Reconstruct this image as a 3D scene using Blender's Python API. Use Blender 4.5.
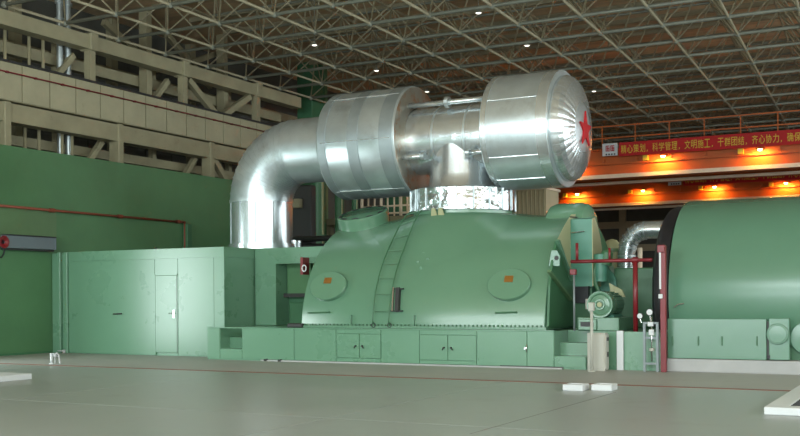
import bpy, bmesh, math, random
from mathutils import Vector, Matrix
random.seed(7)
for o in list(bpy.data.objects): bpy.data.objects.remove(o)
SC = bpy.context.scene
COL = SC.collection
PI = math.pi

# ------------------------------------------------------------------ camera
FPX, EYE, TH, RO, CX, CY = 1043.0, 1.55, math.radians(27.9), math.radians(0.4), 400.0, 295.3
FW = Vector((-math.sin(TH), math.cos(TH), 0)); RT = Vector((math.cos(TH), math.sin(TH), 0)); UP = Vector((0, 0, 1))
cam_d = bpy.data.cameras.new('camera'); cam = bpy.data.objects.new('camera', cam_d); COL.objects.link(cam)
cam_d.sensor_width = 36.0; cam_d.lens = 36.0 * FPX / 800.0
cam_d.shift_y = (CY - 218.0) / 800.0
cam_d.clip_end = 400
r2 = RT * math.cos(RO) - UP * math.sin(RO); u2 = RT * math.sin(RO) + UP * math.cos(RO)
M = Matrix((r2, u2, -FW)).transposed().to_4x4(); M.translation = (0, 0, EYE)
cam.matrix_world = M
SC.camera = cam

# ------------------------------------------------------------------ world, daylight, exposure
W = bpy.data.worlds.new('world'); SC.world = W; W.use_nodes = True
bg = W.node_tree.nodes['Background']; bg.inputs['Color'].default_value = (0.78, 0.9, 1.0, 1); bg.inputs['Strength'].default_value = 2.0
SC.view_settings.view_transform = 'Standard'; SC.view_settings.look = 'None'
SC.view_settings.gamma = 1.0; SC.view_settings.use_curve_mapping = False
SC.view_settings.exposure = 0.42
DAY = (0.87, 1.0, 0.99)
def daylight(name, loc, rot, sx, sy, radiance, col=DAY):
    l = bpy.data.lights.new(name, 'AREA'); l.shape = 'RECTANGLE'; l.size = sx; l.size_y = sy
    l.energy = radiance * PI * sx * sy; l.color = col
    o = bpy.data.objects.new(name, l); COL.objects.link(o); o.location = loc; o.rotation_euler = rot
    return o
# window openings of the hall: (lo, hi, z0, z1) along the wall behind the camera (X) and the side wall (Y)
YB, XR = -7.0, 16.0
BACK_WIN = [(-22.0 + i * 4.5, -22.0 + i * 4.5 + 3.9, 6.6, 9.3) for i in range(8)]
BACK_LOW = [(-22.0 + i * 4.5, -22.0 + i * 4.5 + 3.9, 1.2, 3.6) for i in range(8)]
SIDE_WIN = [(-4.0 + i * 5.0, -4.0 + i * 5.0 + 4.2, 5.2, 9.2) for i in range(12)]
daylight('daylight_back_high', (-4.3, YB - 0.45, 7.95), (PI / 2, 0, 0), 36, 2.7, 14.0)
daylight('daylight_back_low', (-4.3, YB - 0.45, 2.4), (PI / 2, 0, 0), 36, 2.4, 8.5)
daylight('daylight_side', (XR + 0.45, 26.0, 7.2), (0, PI / 2, 0), 4.0, 60, 5.5)
daylight('daylight_gate', (-23.2, 15.4, 1.8), (0, -PI / 2, 0), 3.5, 3.9, 9.0)

# ------------------------------------------------------------------ pixel to world (direction only; the plane gives the distance)
def ray(x, y):
    a = (x - CX) / FPX; b = (CY - y) / FPX; c, s = math.cos(RO), math.sin(RO)
    return FW + RT * (c * a + s * b) + UP * (-s * a + c * b)
def hit(x, y, ax, v):
    d = ray(x, y); o = Vector((0, 0, EYE)); return o + d * ((v - o[ax]) / d[ax])
def PX(x, y, v): return hit(x, y, 0, v)
def PY(x, y, v): return hit(x, y, 1, v)
def PZ(x, y, v=0): return hit(x, y, 2, v)
def proj(p):
    d = Vector(p) - Vector((0, 0, EYE)); z = d.dot(FW)
    if z <= 0.1: return None
    a, b = d.dot(RT) / z, d.dot(UP) / z; c, s = math.cos(RO), math.sin(RO)
    return CX + FPX * (c * a - s * b), CY - FPX * (s * a + c * b), z

# ------------------------------------------------------------------ mesh helpers
class MB:
    def __init__(s): s.v = []; s.f = []; s.sm = []
    def add(s, vs, fs, smooth=False):
        n = len(s.v); s.v += [tuple(v) for v in vs]
        s.f += [tuple(i + n for i in f) for f in fs]; s.sm += [smooth] * len(fs); return s
    def box(s, x0, x1, y0, y1, z0, z1):
        vs = [(x, y, z) for x in (x0, x1) for y in (y0, y1) for z in (z0, z1)]
        return s.add(vs, [(0, 1, 3, 2), (4, 6, 7, 5), (0, 4, 5, 1), (2, 3, 7, 6), (0, 2, 6, 4), (1, 5, 7, 3)])
    def bevbox(s, x0, x1, y0, y1, z0, z1, b=0.02, seg=2):
        bm = bmesh.new(); bmesh.ops.create_cube(bm, size=1)
        for v in bm.verts:
            v.co = Vector(((x0 + x1) / 2 + v.co.x * (x1 - x0), (y0 + y1) / 2 + v.co.y * (y1 - y0), (z0 + z1) / 2 + v.co.z * (z1 - z0)))
        bmesh.ops.bevel(bm, geom=bm.edges[:], offset=b, segments=seg, affect='EDGES', profile=0.5)
        bm.verts.index_update()
        s.add([v.co for v in bm.verts], [[v.index for v in f.verts] for f in bm.faces]); bm.free(); return s
    def tube(s, p0, p1, r, n=8, r1=None, cap=True):
        p0, p1 = Vector(p0), Vector(p1); d = (p1 - p0).normalized()
        a = d.orthogonal().normalized(); b = d.cross(a); r1 = r if r1 is None else r1
        vs = []
        for p, rr in ((p0, r), (p1, r1)):
            for k in range(n):
                t = 2 * PI * k / n; vs.append(p + (a * math.cos(t) + b * math.sin(t)) * rr)
        s.add(vs, [(k, (k + 1) % n, n + (k + 1) % n, n + k) for k in range(n)], n > 6)
        if cap: s.add([], []) ; m = len(s.v) - 2 * n; s.f += [tuple(m + k for k in reversed(range(n))), tuple(m + n + k for k in range(n))]; s.sm += [False, False]
        return s
    def lathe(s, prof, o, ax, n=48, smooth=True, a0=0, a1=2 * PI, ref=None):
        """prof: (distance along axis, radius)"""
        o, ax = Vector(o), Vector(ax).normalized()
        e1 = Vector(ref) if ref else ax.orthogonal().normalized(); e2 = ax.cross(e1)
        full = abs(a1 - a0 - 2 * PI) < 1e-6; m = n if full else n + 1
        vs = [o + ax * h + (e1 * math.cos(a0 + (a1 - a0) * k / n) + e2 * math.sin(a0 + (a1 - a0) * k / n)) * r for h, r in prof for k in range(m)]
        fs = []
        for i in range(len(prof) - 1):
            for k in range(n):
                k2 = (k + 1) % m; fs.append((i * m + k, i * m + k2, (i + 1) * m + k2, (i + 1) * m + k))
        return s.add(vs, fs, smooth)
    def poly(s, pts, thick, axis):
        """closed outline (3D points in a plane) extruded along axis vector * thick"""
        n = len(pts); a = Vector(axis) * thick
        vs = [Vector(p) for p in pts] + [Vector(p) + a for p in pts]
        return s.add(vs, [tuple(range(n)), tuple(reversed(range(n, 2 * n)))] + [(k, n + k, n + (k + 1) % n, (k + 1) % n) for k in range(n)])
    def path(s, pts, r, n=8):
        pts = [Vector(p) for p in pts]
        rings = []; a = None
        for i, p in enumerate(pts):
            d = (pts[min(i + 1, len(pts) - 1)] - pts[max(i - 1, 0)]).normalized()
            a = d.orthogonal().normalized() if a is None else (a - d * a.dot(d)).normalized()
            b = d.cross(a); rr = r[i] if isinstance(r, (list, tuple)) else r
            rings.append([p + (a * math.cos(2 * PI * k / n) + b * math.sin(2 * PI * k / n)) * rr for k in range(n)])
        vs = [v for R in rings for v in R]; m = len(rings)
        fs = [(i * n + k, i * n + (k + 1) % n, (i + 1) * n + (k + 1) % n, (i + 1) * n + k) for i in range(m - 1) for k in range(n)]
        s.add(vs, fs, True); return s.add([], [])._caps(m, n)
    def _caps(s, m, n):
        b = len(s.v) - m * n; s.f += [tuple(b + k for k in reversed(range(n))), tuple(b + (m - 1) * n + k for k in range(n))]; s.sm += [False] * 2; return s
    def bar(s, p0, p1, w, h, up=(0, 0, 1)):
        """rectangular bar from p0 to p1: w across, h along up"""
        p0, p1 = Vector(p0), Vector(p1); d = (p1 - p0).normalized(); u = Vector(up); u = (u - d * u.dot(d)).normalized(); c = d.cross(u)
        vs = [p + c * (sx * w / 2) + u * (sy * h / 2) for p in (p0, p1) for sx, sy in ((-1, -1), (1, -1), (1, 1), (-1, 1))]
        return s.add(vs, [(3, 2, 1, 0), (4, 5, 6, 7), (0, 1, 5, 4), (1, 2, 6, 5), (2, 3, 7, 6), (3, 0, 4, 7)])
    def mesh(s, name):
        me = bpy.data.meshes.new(name); me.from_pydata(s.v, [], s.f)
        me.polygons.foreach_set('use_smooth', s.sm); me.update()
        bm = bmesh.new(); bm.from_mesh(me); bmesh.ops.recalc_face_normals(bm, faces=bm.faces); bm.to_mesh(me); bm.free()
        me.set_sharp_from_angle(angle=math.radians(28))
        me.polygons.foreach_set('use_smooth', s.sm); me.update()
        return me
    def build(s, name, mat, parent=None, **kw):
        return mk(name, s.mesh(name), mat, parent, **kw)
def mk(name, me, mat, parent=None, **kw):
    if mat is not None and not me.materials: me.materials.append(mat)
    o = bpy.data.objects.new(name, me); COL.objects.link(o)
    if parent is not None: o.parent = parent; o.matrix_parent_inverse = Matrix.Translation(-parent.location)
    for k, v in kw.items(): o[k] = v
    return o
def link_copy(o, parent=None, matrix=None):
    c = o.copy(); COL.objects.link(c)
    if parent is not None: c.parent = parent; c.matrix_parent_inverse = Matrix.Translation(-parent.location)
    if matrix is not None: c.matrix_basis = matrix
    return c
def thing(name, loc, label, category, group=None, kind=None):
    o = bpy.data.objects.new(name, None); COL.objects.link(o); o.location = loc; o.empty_display_size = 0.2
    if kind: o['kind'] = kind
    if label: o['label'] = label
    if category: o['category'] = category
    if group: o['group'] = group
    return o
def tag(o, label, category, group=None):
    o['label'] = label; o['category'] = category
    if group: o['group'] = group
    return o
def struct(o, label=None, category=None):
    o['kind'] = 'structure'
    if label: o['label'] = label
    if category: o['category'] = category
    return o

# ------------------------------------------------------------------ materials
def mat(name, col, rough=0.5, metal=0.0, var=0.12, vscale=1.2, bump=0.0, bscale=3.0, coat=0.0, rvar=0.08, spots=None, stretch=(1, 1, 1), spec=0.5):
    m = bpy.data.materials.new(name); m.use_nodes = True; nt = m.node_tree; N = nt.nodes; L = nt.links
    b = N['Principled BSDF']; b.inputs['Metallic'].default_value = metal
    b.inputs['Specular IOR Level'].default_value = spec
    b.inputs['Coat Weight'].default_value = coat; b.inputs['Coat Roughness'].default_value = 0.2
    tc = N.new('ShaderNodeTexCoord'); mp = N.new('ShaderNodeMapping'); mp.inputs['Scale'].default_value = stretch
    gm = N.new('ShaderNodeNewGeometry')
    L.new(gm.outputs['Position'], mp.inputs['Vector'])
    nz = N.new('ShaderNodeTexNoise'); nz.inputs['Scale'].default_value = vscale; nz.inputs['Detail'].default_value = 6; nz.inputs['Roughness'].default_value = 0.6
    L.new(mp.outputs['Vector'], nz.inputs['Vector'])
    rp = N.new('ShaderNodeValToRGB')
    lo = tuple(c * (1 - var) for c in col) + (1,); hi = tuple(min(1, c * (1 + var)) for c in col) + (1,)
    rp.color_ramp.elements[0].position = 0.3; rp.color_ramp.elements[0].color = lo
    rp.color_ramp.elements[1].position = 0.7; rp.color_ramp.elements[1].color = hi
    L.new(nz.outputs['Fac'], rp.inputs['Fac']); out = rp.outputs['Color']
    if spots:
        sc, scol, th, amt = spots
        n2 = N.new('ShaderNodeTexNoise'); n2.inputs['Scale'].default_value = sc; n2.inputs['Detail'].default_value = 8; n2.inputs['Roughness'].default_value = 0.7
        L.new(mp.outputs['Vector'], n2.inputs['Vector'])
        r = N.new('ShaderNodeMapRange'); r.inputs['From Min'].default_value = th; r.inputs['From Max'].default_value = th + 0.12; r.inputs['To Max'].default_value = amt
        L.new(n2.outputs['Fac'], r.inputs['Value'])
        mx = N.new('ShaderNodeMix'); mx.data_type = 'RGBA'; mx.inputs['B'].default_value = tuple(scol) + (1,)
        L.new(r.outputs['Result'], mx.inputs['Factor']); L.new(out, mx.inputs['A']); out = mx.outputs['Result']
    L.new(out, b.inputs['Base Color'])
    rr = N.new('ShaderNodeMapRange'); rr.inputs['To Min'].default_value = max(0.02, rough - rvar); rr.inputs['To Max'].default_value = min(1, rough + rvar)
    L.new(nz.outputs['Fac'], rr.inputs['Value']); L.new(rr.outputs['Result'], b.inputs['Roughness'])
    if bump:
        n3 = N.new('ShaderNodeTexNoise'); n3.inputs['Scale'].default_value = bscale; n3.inputs['Detail'].default_value = 2
        L.new(mp.outputs['Vector'], n3.inputs['Vector'])
        bp = N.new('ShaderNodeBump'); bp.inputs['Strength'].default_value = bump; bp.inputs['Distance'].default_value = 0.05
        L.new(n3.outputs['Fac'], bp.inputs['Height']); L.new(bp.outputs['Normal'], b.inputs['Normal'])
    return m
def emit(name, col, s):
    m = bpy.data.materials.new(name); m.use_nodes = True; b = m.node_tree.nodes['Principled BSDF']
    b.inputs['Base Color'].default_value = tuple(col) + (1,); b.inputs['Emission Color'].default_value = tuple(col) + (1,); b.inputs['Emission Strength'].default_value = s
    return m
GREEN = (0.132, 0.28, 0.178)
m_green = mat('green_gloss_paint', GREEN, 0.28, spec=0.7, var=0.03, vscale=0.8, bump=0.03, bscale=0.8, coat=0.15, rvar=0.03)
m_casing = mat('green_casing_paint', (0.118, 0.25, 0.158), 0.25, spec=0.8, rvar=0.03, var=0.03, vscale=1.1, bump=0.05, bscale=2.2, coat=0.15)
m_gen = mat('green_generator_paint', (0.108, 0.238, 0.158), 0.24, spec=0.8, rvar=0.03, var=0.03, vscale=1.0, bump=0.05, bscale=2.0, coat=0.2)
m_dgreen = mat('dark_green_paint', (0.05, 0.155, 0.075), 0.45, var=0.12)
m_wallg = mat('green_wall_paint', (0.082, 0.195, 0.088), 0.42, var=0.14, vscale=0.5, bump=0.08, bscale=0.9)
m_wallg2 = mat('olive_wall_patch', (0.115, 0.205, 0.098), 0.42, var=0.12, vscale=0.7)
m_teal = mat('teal_paint', (0.085, 0.26, 0.19), 0.4, var=0.08)
m_creamg = mat('cream_paint_and_lit_end', (0.42, 0.42, 0.24), 0.5, var=0.08)  # cream of small parts; on the casing end it paints orange reflected light
m_beige = mat('beige_steel_paint', (0.335, 0.30, 0.19), 0.55, var=0.14, vscale=1.0, spots=(2.2, (0.16, 0.12, 0.07), 0.6, 0.5))
m_panel = mat('beige_cover_panel', (0.41, 0.375, 0.25), 0.5, var=0.12, vscale=0.9, spots=(1.6, (0.22, 0.17, 0.1), 0.6, 0.45))
m_dwall = mat('grey_hall_cladding', (0.105, 0.105, 0.09), 0.7, var=0.2)
m_gpan = mat('grey_shutter', (0.17, 0.17, 0.155), 0.6, var=0.15)
m_deck = mat('brown_roof_deck', (0.66, 0.48, 0.31), 0.8, var=0.3, vscale=0.6, stretch=(0.4, 2.5, 1))
m_truss = mat('grey_green_roof_steel', (0.20, 0.205, 0.165), 0.5, var=0.15, vscale=1.5)
m_truss2 = mat('olive_roof_steel', (0.33, 0.285, 0.19), 0.5, var=0.15, vscale=1.5)
m_silver = mat('aluminium_cladding', (0.60, 0.665, 0.69), 0.32, metal=0.76, var=0.08, vscale=2.5, bump=0.08, bscale=1.4, rvar=0.1, spots=(1.3, (0.42, 0.44, 0.43), 0.55, 0.5))
m_silver2 = mat('bright_aluminium', (0.66, 0.71, 0.73), 0.24, metal=0.82, var=0.10, vscale=3.0, bump=0.18, bscale=2.2, rvar=0.06)
m_leg = mat('streaked_aluminium', (0.60, 0.64, 0.66), 0.26, metal=0.85, var=0.12, vscale=1.0, bump=0.30, bscale=1.2, rvar=0.06, stretch=(3.0, 3.0, 0.15))
m_quilt = mat('quilted_aluminium', (0.56, 0.6, 0.61), 0.17, metal=0.92, var=0.1, vscale=3.0, bump=0.9, bscale=3.2, rvar=0.05)
m_dull = mat('dull_aluminium_band', (0.38, 0.43, 0.45), 0.42, metal=0.72, var=0.1, vscale=2.0, bump=0.05)
m_rust = mat('rust_stained_sheet', (0.45, 0.43, 0.38), 0.3, metal=0.8, var=0.1, vscale=2, bump=0.25, spots=(2.5, (0.45, 0.2, 0.08), 0.5, 0.8))
m_floor = mat('polished_green_grey_floor', (0.31, 0.33, 0.315), 0.33, var=0.10, vscale=0.45, bump=0.02, bscale=0.8, rvar=0.08, spots=(0.9, (0.265, 0.27, 0.255), 0.55, 0.6), spec=0.35)
m_apron = mat('grey_concrete_apron', (0.36, 0.355, 0.335), 0.5, var=0.1, vscale=0.6, spots=(1.2, (0.30, 0.285, 0.26), 0.55, 0.6))
m_seam = mat('grey_floor_seam', (0.17, 0.165, 0.155), 0.6, var=0.1)
m_joint = mat('dark_floor_joint', (0.07, 0.06, 0.055), 0.8, var=0.1)
m_redln = mat('dark_red_floor_line', (0.20, 0.075, 0.05), 0.6, var=0.25, vscale=3)
m_conc = mat('pale_concrete', (0.42, 0.42, 0.42), 0.7, var=0.08, vscale=2)
m_white = mat('white_paint', (0.64, 0.655, 0.67), 0.4, var=0.03)
m_greyb = mat('beige_grey_cabinet', (0.45, 0.44, 0.385), 0.4, var=0.03)
m_grey = mat('blue_grey_box', (0.15, 0.185, 0.21), 0.5, var=0.08)
m_rack = mat('grey_steel_rack', (0.22, 0.25, 0.26), 0.45, metal=0.3)
m_red = mat('red_pipe_paint', (0.19, 0.010, 0.016), 0.35, var=0.1)
m_dred = mat('dark_red_pipe', (0.22, 0.055, 0.03), 0.5, var=0.15)
m_black = mat('black_rubber', (0.012, 0.012, 0.016), 0.45, var=0.2)
m_dark = mat('dark_steel', (0.05, 0.05, 0.05), 0.5, metal=0.4)
m_brass = mat('brass_plate', (0.42, 0.2, 0.05), 0.35, metal=0.6)
m_chrome = mat('steel_handle', (0.7, 0.7, 0.7), 0.2, metal=1.0)
m_orange = mat('orange_crane_paint', (0.46, 0.098, 0.009), 0.5, var=0.15, vscale=1.0)
m_flange = mat('pale_crane_edge', (0.88, 0.72, 0.56), 0.45, var=0.15)
m_banner = mat('red_banner_cloth', (0.50, 0.01, 0.012), 0.7, var=0.08)
m_yellow = mat('yellow_print', (0.72, 0.55, 0.05), 0.6, var=0.03)
m_star = mat('red_star_paint', (0.55, 0.01, 0.02), 0.35, var=0.05)
m_print = mat('dark_print', (0.03, 0.03, 0.03), 0.6)
m_cream = mat('cream_cladding', (0.50, 0.42, 0.28), 0.6, var=0.1)
m_lamp = emit('sodium_lamp', (1.0, 0.55, 0.14), 60)
m_wlamp = emit('roof_lamp', (1.0, 0.97, 0.85), 1.5)
m_yard = mat('outdoor_ground', (0.3, 0.3, 0.28), 0.9)

# ================================================================== SETTING
XW, XF, YF, ZR, ZD = -22.5, -24.4, 20.6, 10.0, 11.7     # green wall, beige frame, base front, roof chords, roof deck
YE = 84.0
REDY = 17.45
# ---- floor: base slab, apron slabs behind the red line, polished slabs in front
fl = struct(MB().box(-40, XR + 0.4, YB - 0.4, YE + 0.4, -0.4, -0.012).build('floor', m_seam), 'polished green grey concrete floor of the hall', 'floor')
def slab(x0, x1, y0, y1, m):
    MB().box(x0, x1, y0, y1, -0.011, 0.0).build('floor_slab', m, fl)
g = 0.008
for i in range(7):
    for j in range(4):
        x0, y0 = -24.4 + i * 5.8, -7 + j * 6.09
        slab(x0 + g, x0 + 5.8 - g, y0 + g, y0 + 6.09 - g - (0.05 if j == 3 else 0), m_floor)
for i in range(7):
    x0 = -24.4 + i * 5.8
    slab(x0 + 0.004, x0 + 5.8 - 0.004, REDY + 0.03, 24, m_apron)
for j in range(5): slab(-40, XR, 24 + j * 12 + 0.01, 36 + j * 12, m_apron)
MB().box(-24.4, XR, REDY - 0.085, REDY + 0.025, -0.011, 0.004).build('floor_line', m_redln, fl)

# ---- ceiling: deck and double-layer space frame
ceil = struct(MB().box(-36, XR + 0.4, YB - 0.4, YE + 0.4, ZD, ZD + 0.3).build('ceiling', m_deck), 'brown roof deck over a grey steel space frame', 'ceiling')
for j in range(46):
    y = YB + 1 + j * 2.0
    if y > 19: MB().box(-24.5, XR, y, y + 0.12, ZD - 0.16, ZD).build('purlin', m_truss2, ceil)
NX, NY, SX, SY, Y0 = 15, 24, 2.03, 2.33, 21.25
def bn(i, j):
    y = Y0 + j * SY; x = -24.1 + i * SX
    return Vector((x + (-0.004 - 0.0030 * (x + 24.1)) * (y - 30), y, ZR))
def tn(i, j): return (bn(i, j) + bn(i + 1, j + 1)) / 2 + Vector((0, 0, 1.45))
for i in range(NX): MB().tube(bn(i, 0), bn(i, NY - 1), 0.044, 8).build('long_chord', m_truss2, ceil)
for j in range(NY): MB().tube(bn(0, j), bn(NX - 1, j), 0.058, 8).build('cross_chord', m_truss, ceil)
for i in range(NX - 1): MB().tube(tn(i, 0), tn(i, NY - 2), 0.045, 6).build('top_chord', m_truss2, ceil)
for j in range(NY - 1): MB().tube(tn(0, j), tn(NX - 2, j), 0.045, 6).build('top_cross_chord', m_truss, ceil)
webs = []
for i in range(NX - 1):
    for j in range(NY - 1):
        for a, b in ((0, 0), (1, 0), (0, 1), (1, 1)): webs.append((bn(i + a, j + b), tn(i, j)))
def scr(w):
    p, q = proj(w[0]), proj(w[1])
    if not p or not q: return 0
    if (p[0] < 0 and q[0] < 0) or (p[0] > 800 and q[0] > 800) or (p[1] < 0 and q[1] < 0): return 0
    return math.hypot(p[0] - q[0], p[1] - q[1])
webs.sort(key=scr, reverse=True)
WEBM = MB().tube((0, 0, 0), (0, 0, 1), 0.027, 6).mesh('web_member'); WEBM.materials.append(m_truss2)
for p, q in webs[:300]:
    o = mk('web_member', WEBM, None, ceil); d = q - p
    o.matrix_basis = Matrix.Translation(p) @ d.to_track_quat('Z', 'Y').to_matrix().to_4x4() @ Matrix.Diagonal((1, 1, d.length, 1))
mb = MB()
for p, q in webs[300:]: mb.tube(p, q, 0.027, 5, cap=False)
mb.build('web_members', m_truss2, ceil, kind='stuff')
mb = MB()
for i in range(NX):
    for j in range(NY): mb.lathe([(-0.1, 0.03), (-0.07, 0.08), (0, 0.11), (0.07, 0.08), (0.1, 0.03)], bn(i, j), (0, 0, 1), 6)
mb.build('node_balls', m_truss, ceil, kind='stuff')

# ---- walls with window openings
def wall_holes(name, axis, pos, thick, lo, hi, z0, z1, holes, m):
    cuts = sorted({lo, hi} | {h[0] for h in holes} | {h[1] for h in holes}); mb = MB()
    def bx(a, b, c, d):
        if d - c < 1e-4: return
        if axis == 'Y': mb.box(a, b, pos - thick, pos, c, d)
        else: mb.box(pos, pos + thick, a, b, c, d)
    for a, b in zip(cuts[:-1], cuts[1:]):
        hs = sorted([h for h in holes if h[0] <= a + 1e-6 and h[1] >= b - 1e-6], key=lambda h: h[2]); z = z0
        for h in hs: bx(a, b, z, h[2]); z = h[3]
        bx(a, b, z, z1)
    return struct(mb.build(name, m))
struct(wall_holes('wall_back', 'Y', YB, 0.3, -40, XR + 0.3, 0, ZD, BACK_WIN + BACK_LOW, m_cream), 'pale wall with window bands behind the viewer', 'wall')
struct(wall_holes('wall_right', 'X', XR, 0.3, YB, YE, 0, ZD, SIDE_WIN, m_cream), 'pale side wall with high windows', 'wall')
def win(n, axis, h):
    a, b, c, d = h; mb = MB(); t = 0.05
    us = [a + (b - a) * k / 4 for k in range(5)]; zs = [c, (c + d) / 2, d]
    for uu in us:
        if axis == 'Y': mb.box(uu - t, uu + t, YB - 0.2, YB - 0.1, c, d)
        else: mb.box(XR + 0.1, XR + 0.2, uu - t, uu + t, c, d)
    for z in zs:
        if axis == 'Y': mb.box(a, b, YB - 0.21, YB - 0.09, z - t, z + t)
        else: mb.box(XR + 0.09, XR + 0.21, a, b, z - t, z + t)
    struct(mb.build('window_%d' % n, m_white), 'white steel window frame in the hall wall', 'window')
for n, h in enumerate(BACK_WIN + BACK_LOW): win(n + 1, 'Y', h)
for n, h in enumerate(SIDE_WIN): win(n + 17, 'X', h)
# far end wall: dark cladding and cream cross beams
we = struct(MB().box(-40, XR + 0.3, YE, YE + 0.3, 0, ZD).build('wall_far', m_dwall), 'dark far end wall crossed by cream beams', 'wall')
for z in (1.2, 3.1, 5.0, 6.9, 8.8): MB().box(-40, XR, YE - 0.25, YE, z, z + 0.55).build('cross_beam', m_cream, we)
for k in range(10): MB().box(-36 + k * 6, -35.5 + k * 6, YE - 0.4, YE, 0, ZD).build('column', m_cream, we)
for k in range(60):
    MB().box(-40 + k * 0.95, -39.1 + k * 0.95, YE - 0.05, YE + 0.001, 0, 1.2).build('cladding_sheet', m_cream, we)

# left hall side behind the green partition: dark cladding, beige frame
XBK = -27.2
wl = struct(MB().box(XBK - 0.3, XBK, YB, YE, 0, ZD + 0.0).build('wall_left_hall', m_dwall), 'dark clad side wall behind the beige steel frame', 'wall')
for k in range(14):
    MB().box(XBK, XBK + 0.02, 17.2 + k * 1.5, 17.2 + k * 1.5 + 1.42, 8.35, 9.35).build('cladding_panel', m_gpan, wl)
for k in range(14):
    MB().box(XBK, XBK + 0.02, 17.2 + k * 1.5, 17.2 + k * 1.5 + 1.42, 6.2, 7.15).build('cladding_panel', m_gpan, wl)
for y in (24.3, 28.75, 33.2): MB().box(XBK, XBK + 0.3, y - 0.15, y + 0.15, 0, ZD - 0.01).build('column', m_beige, wl)
for z in (7.75, 9.55): MB().box(XBK, XBK + 0.25, 15, 45, z, z + 0.35).build('wall_beam', m_beige, wl)

fr = thing('beige_steel_frame', (XF, 29, 0), 'beige steel frame with braces above the green partition wall', 'steel frame')
mb = MB().box(XF - 0.22, XF + 0.22, 12, 36.9, 9.46, 9.9); mb.build('top_beam', m_beige, fr)
mb = MB().box(XF - 0.22, XF + 0.22, 12, 36.9, 6.68, 7.22); mb.build('lower_beam', m_beige, fr)
MB().box(XF - 1.1, XF - 0.8, 12, 36.9, 8.95, 9.3).build('rear_beam', m_beige, fr)
MB().box(XF - 1.1, XF - 0.8, 12, 36.9, 6.2, 6.5).build('rear_beam', m_beige, fr)
for y in (15.9, 20.4, 24.86, 29.41, 33.86):
    p = MB().box(XF - 0.05, XF + 0.2, y - 0.12, y + 0.12, 8.43, 9.5).build('upper_post', m_beige, fr)
    MB().bevbox(XF - 0.2, XF + 0.3, y - 0.17, y + 0.17, 9.42, 9.98, 0.02, 1).build('post_cap', m_beige, p)
    MB().box(XF - 1.1, XF - 0.9, y - 0.5, y - 0.3, 5, 9.7).build('rear_post', m_beige, fr)
for y in (16.8, 21.4, 26.05, 30.85, 35.6):
    MB().bevbox(XF - 0.16, XF + 0.28, y - 0.12, y + 0.12, 0, 7.25, 0.02, 1).build('lower_post', m_beige, fr)
for ya, za, yb, zb in ((29.75, 9.4, 31.4, 8.35), (33.5, 9.4, 31.7, 8.35)):
    MB().bar((XF + 0.02, ya, za), (XF + 0.02, yb, zb), 0.2, 0.22).build('brace', m_beige, fr)
for y in (24.86, 29.41):
    MB().bar((XF - 0.4, y - 0.25, 9.3), (XF - 0.4, y - 1.15, 8.3), 0.16, 0.18).build('brace', m_beige, fr)
for y in (26.05, 30.85):
    MB().bar((XF - 0.4, y - 0.2, 6.7), (XF - 0.4, y - 1.1, 5.6), 0.16, 0.18).build('brace', m_beige, fr)
MB().bar((XF, 31.1, 6.8), (XF, 33.0, 5.0), 0.2, 0.22).build('brace', m_beige, fr)
for ya, za, yb, zb in ((26.6, 10.9, 29.3, 9.75), (29.6, 11.3, 32.4, 9.7), (32.6, 11.0, 30.0, 9.9)):
    MB().bar((XF - 1.0, ya, za), (XF - 1.0, yb, zb), 0.18, 0.2).build('brace', m_beige, fr)
for k, y in enumerate((28.2, 32.56)): MB().box(XF - 0.75, XF - 0.4, y - 0.13, y + 0.13, 7, ZD - 0.01).build('tall_column', m_beige, fr)
for px in (5, 29, 43):
    p = PX(px, 50, XF - 0.3); MB().tube((XF - 0.3, p.y, 7.3), (XF - 0.3, p.y, 9.6), 0.05, 8).build('thin_post', m_beige, fr)
for px in (2, 25, 39, 62, 72):
    p = PX(px, 135, XF - 0.3); MB().tube((XF - 0.3, p.y, 5.0), (XF - 0.3, p.y, 6.75), 0.05, 8).build('thin_post', m_beige, fr)
for i, px in enumerate((61, 69)):
    p = PX(px, 50, XF - 0.45)
    o = MB().tube((XF - 0.5, p.y, 5), (XF - 0.5, p.y, ZD - 0.01), 0.10, 16).build('riser_pipe', m_silver, None)
    tag(o, ('left' if i == 0 else 'right') + ' one of two silver riser pipes crossing the beige top beam', 'pipe', 'silver riser pipes')
    for z in (10.35, 10.9): MB().lathe([(-0.04, 0.1), (-0.04, 0.15), (0.04, 0.15), (0.04, 0.1)], (XF - 0.5, p.y, z), (0, 0, 1), 16).build('pipe_collar', m_silver, o)

# crane runway girder with beige cover panels and red rail
rw = thing('crane_runway_girder', (XF + 0.35, 29, 7.25), 'beige panelled crane runway girder with thin red conductor rail', 'girder')
MB().box(XF + 0.0, XF + 0.33, 10, 36.9, 7.26, 8.36).build('girder_body', m_beige, rw)
MB().box(XF - 0.1, XF + 0.40, 10, 36.9, 8.36, 8.42).build('top_cap', m_dark, rw)
pan = MB().box(-0.0, 0.025, 0, 1.02, 0, 1.06).mesh('cover_panel'); pan.materials.append(m_panel)
for k in range(25):
    o = mk('cover_panel', pan, None, rw); o.matrix_basis = Matrix.Translation((XF + 0.335, 10.2 + k * 1.06, 7.28))
MB().tube((XF + 0.42, 10, 8.06), (XF + 0.42, 36.9, 8.06), 0.022, 8).build('conductor_rail', m_red, rw)
for k in range(25): MB().box(XF + 0.34, XF + 0.43, 10.62 + k * 1.06, 10.7 + k * 1.06, 8.03, 8.09).build('rail_clip', m_red, rw)

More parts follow.
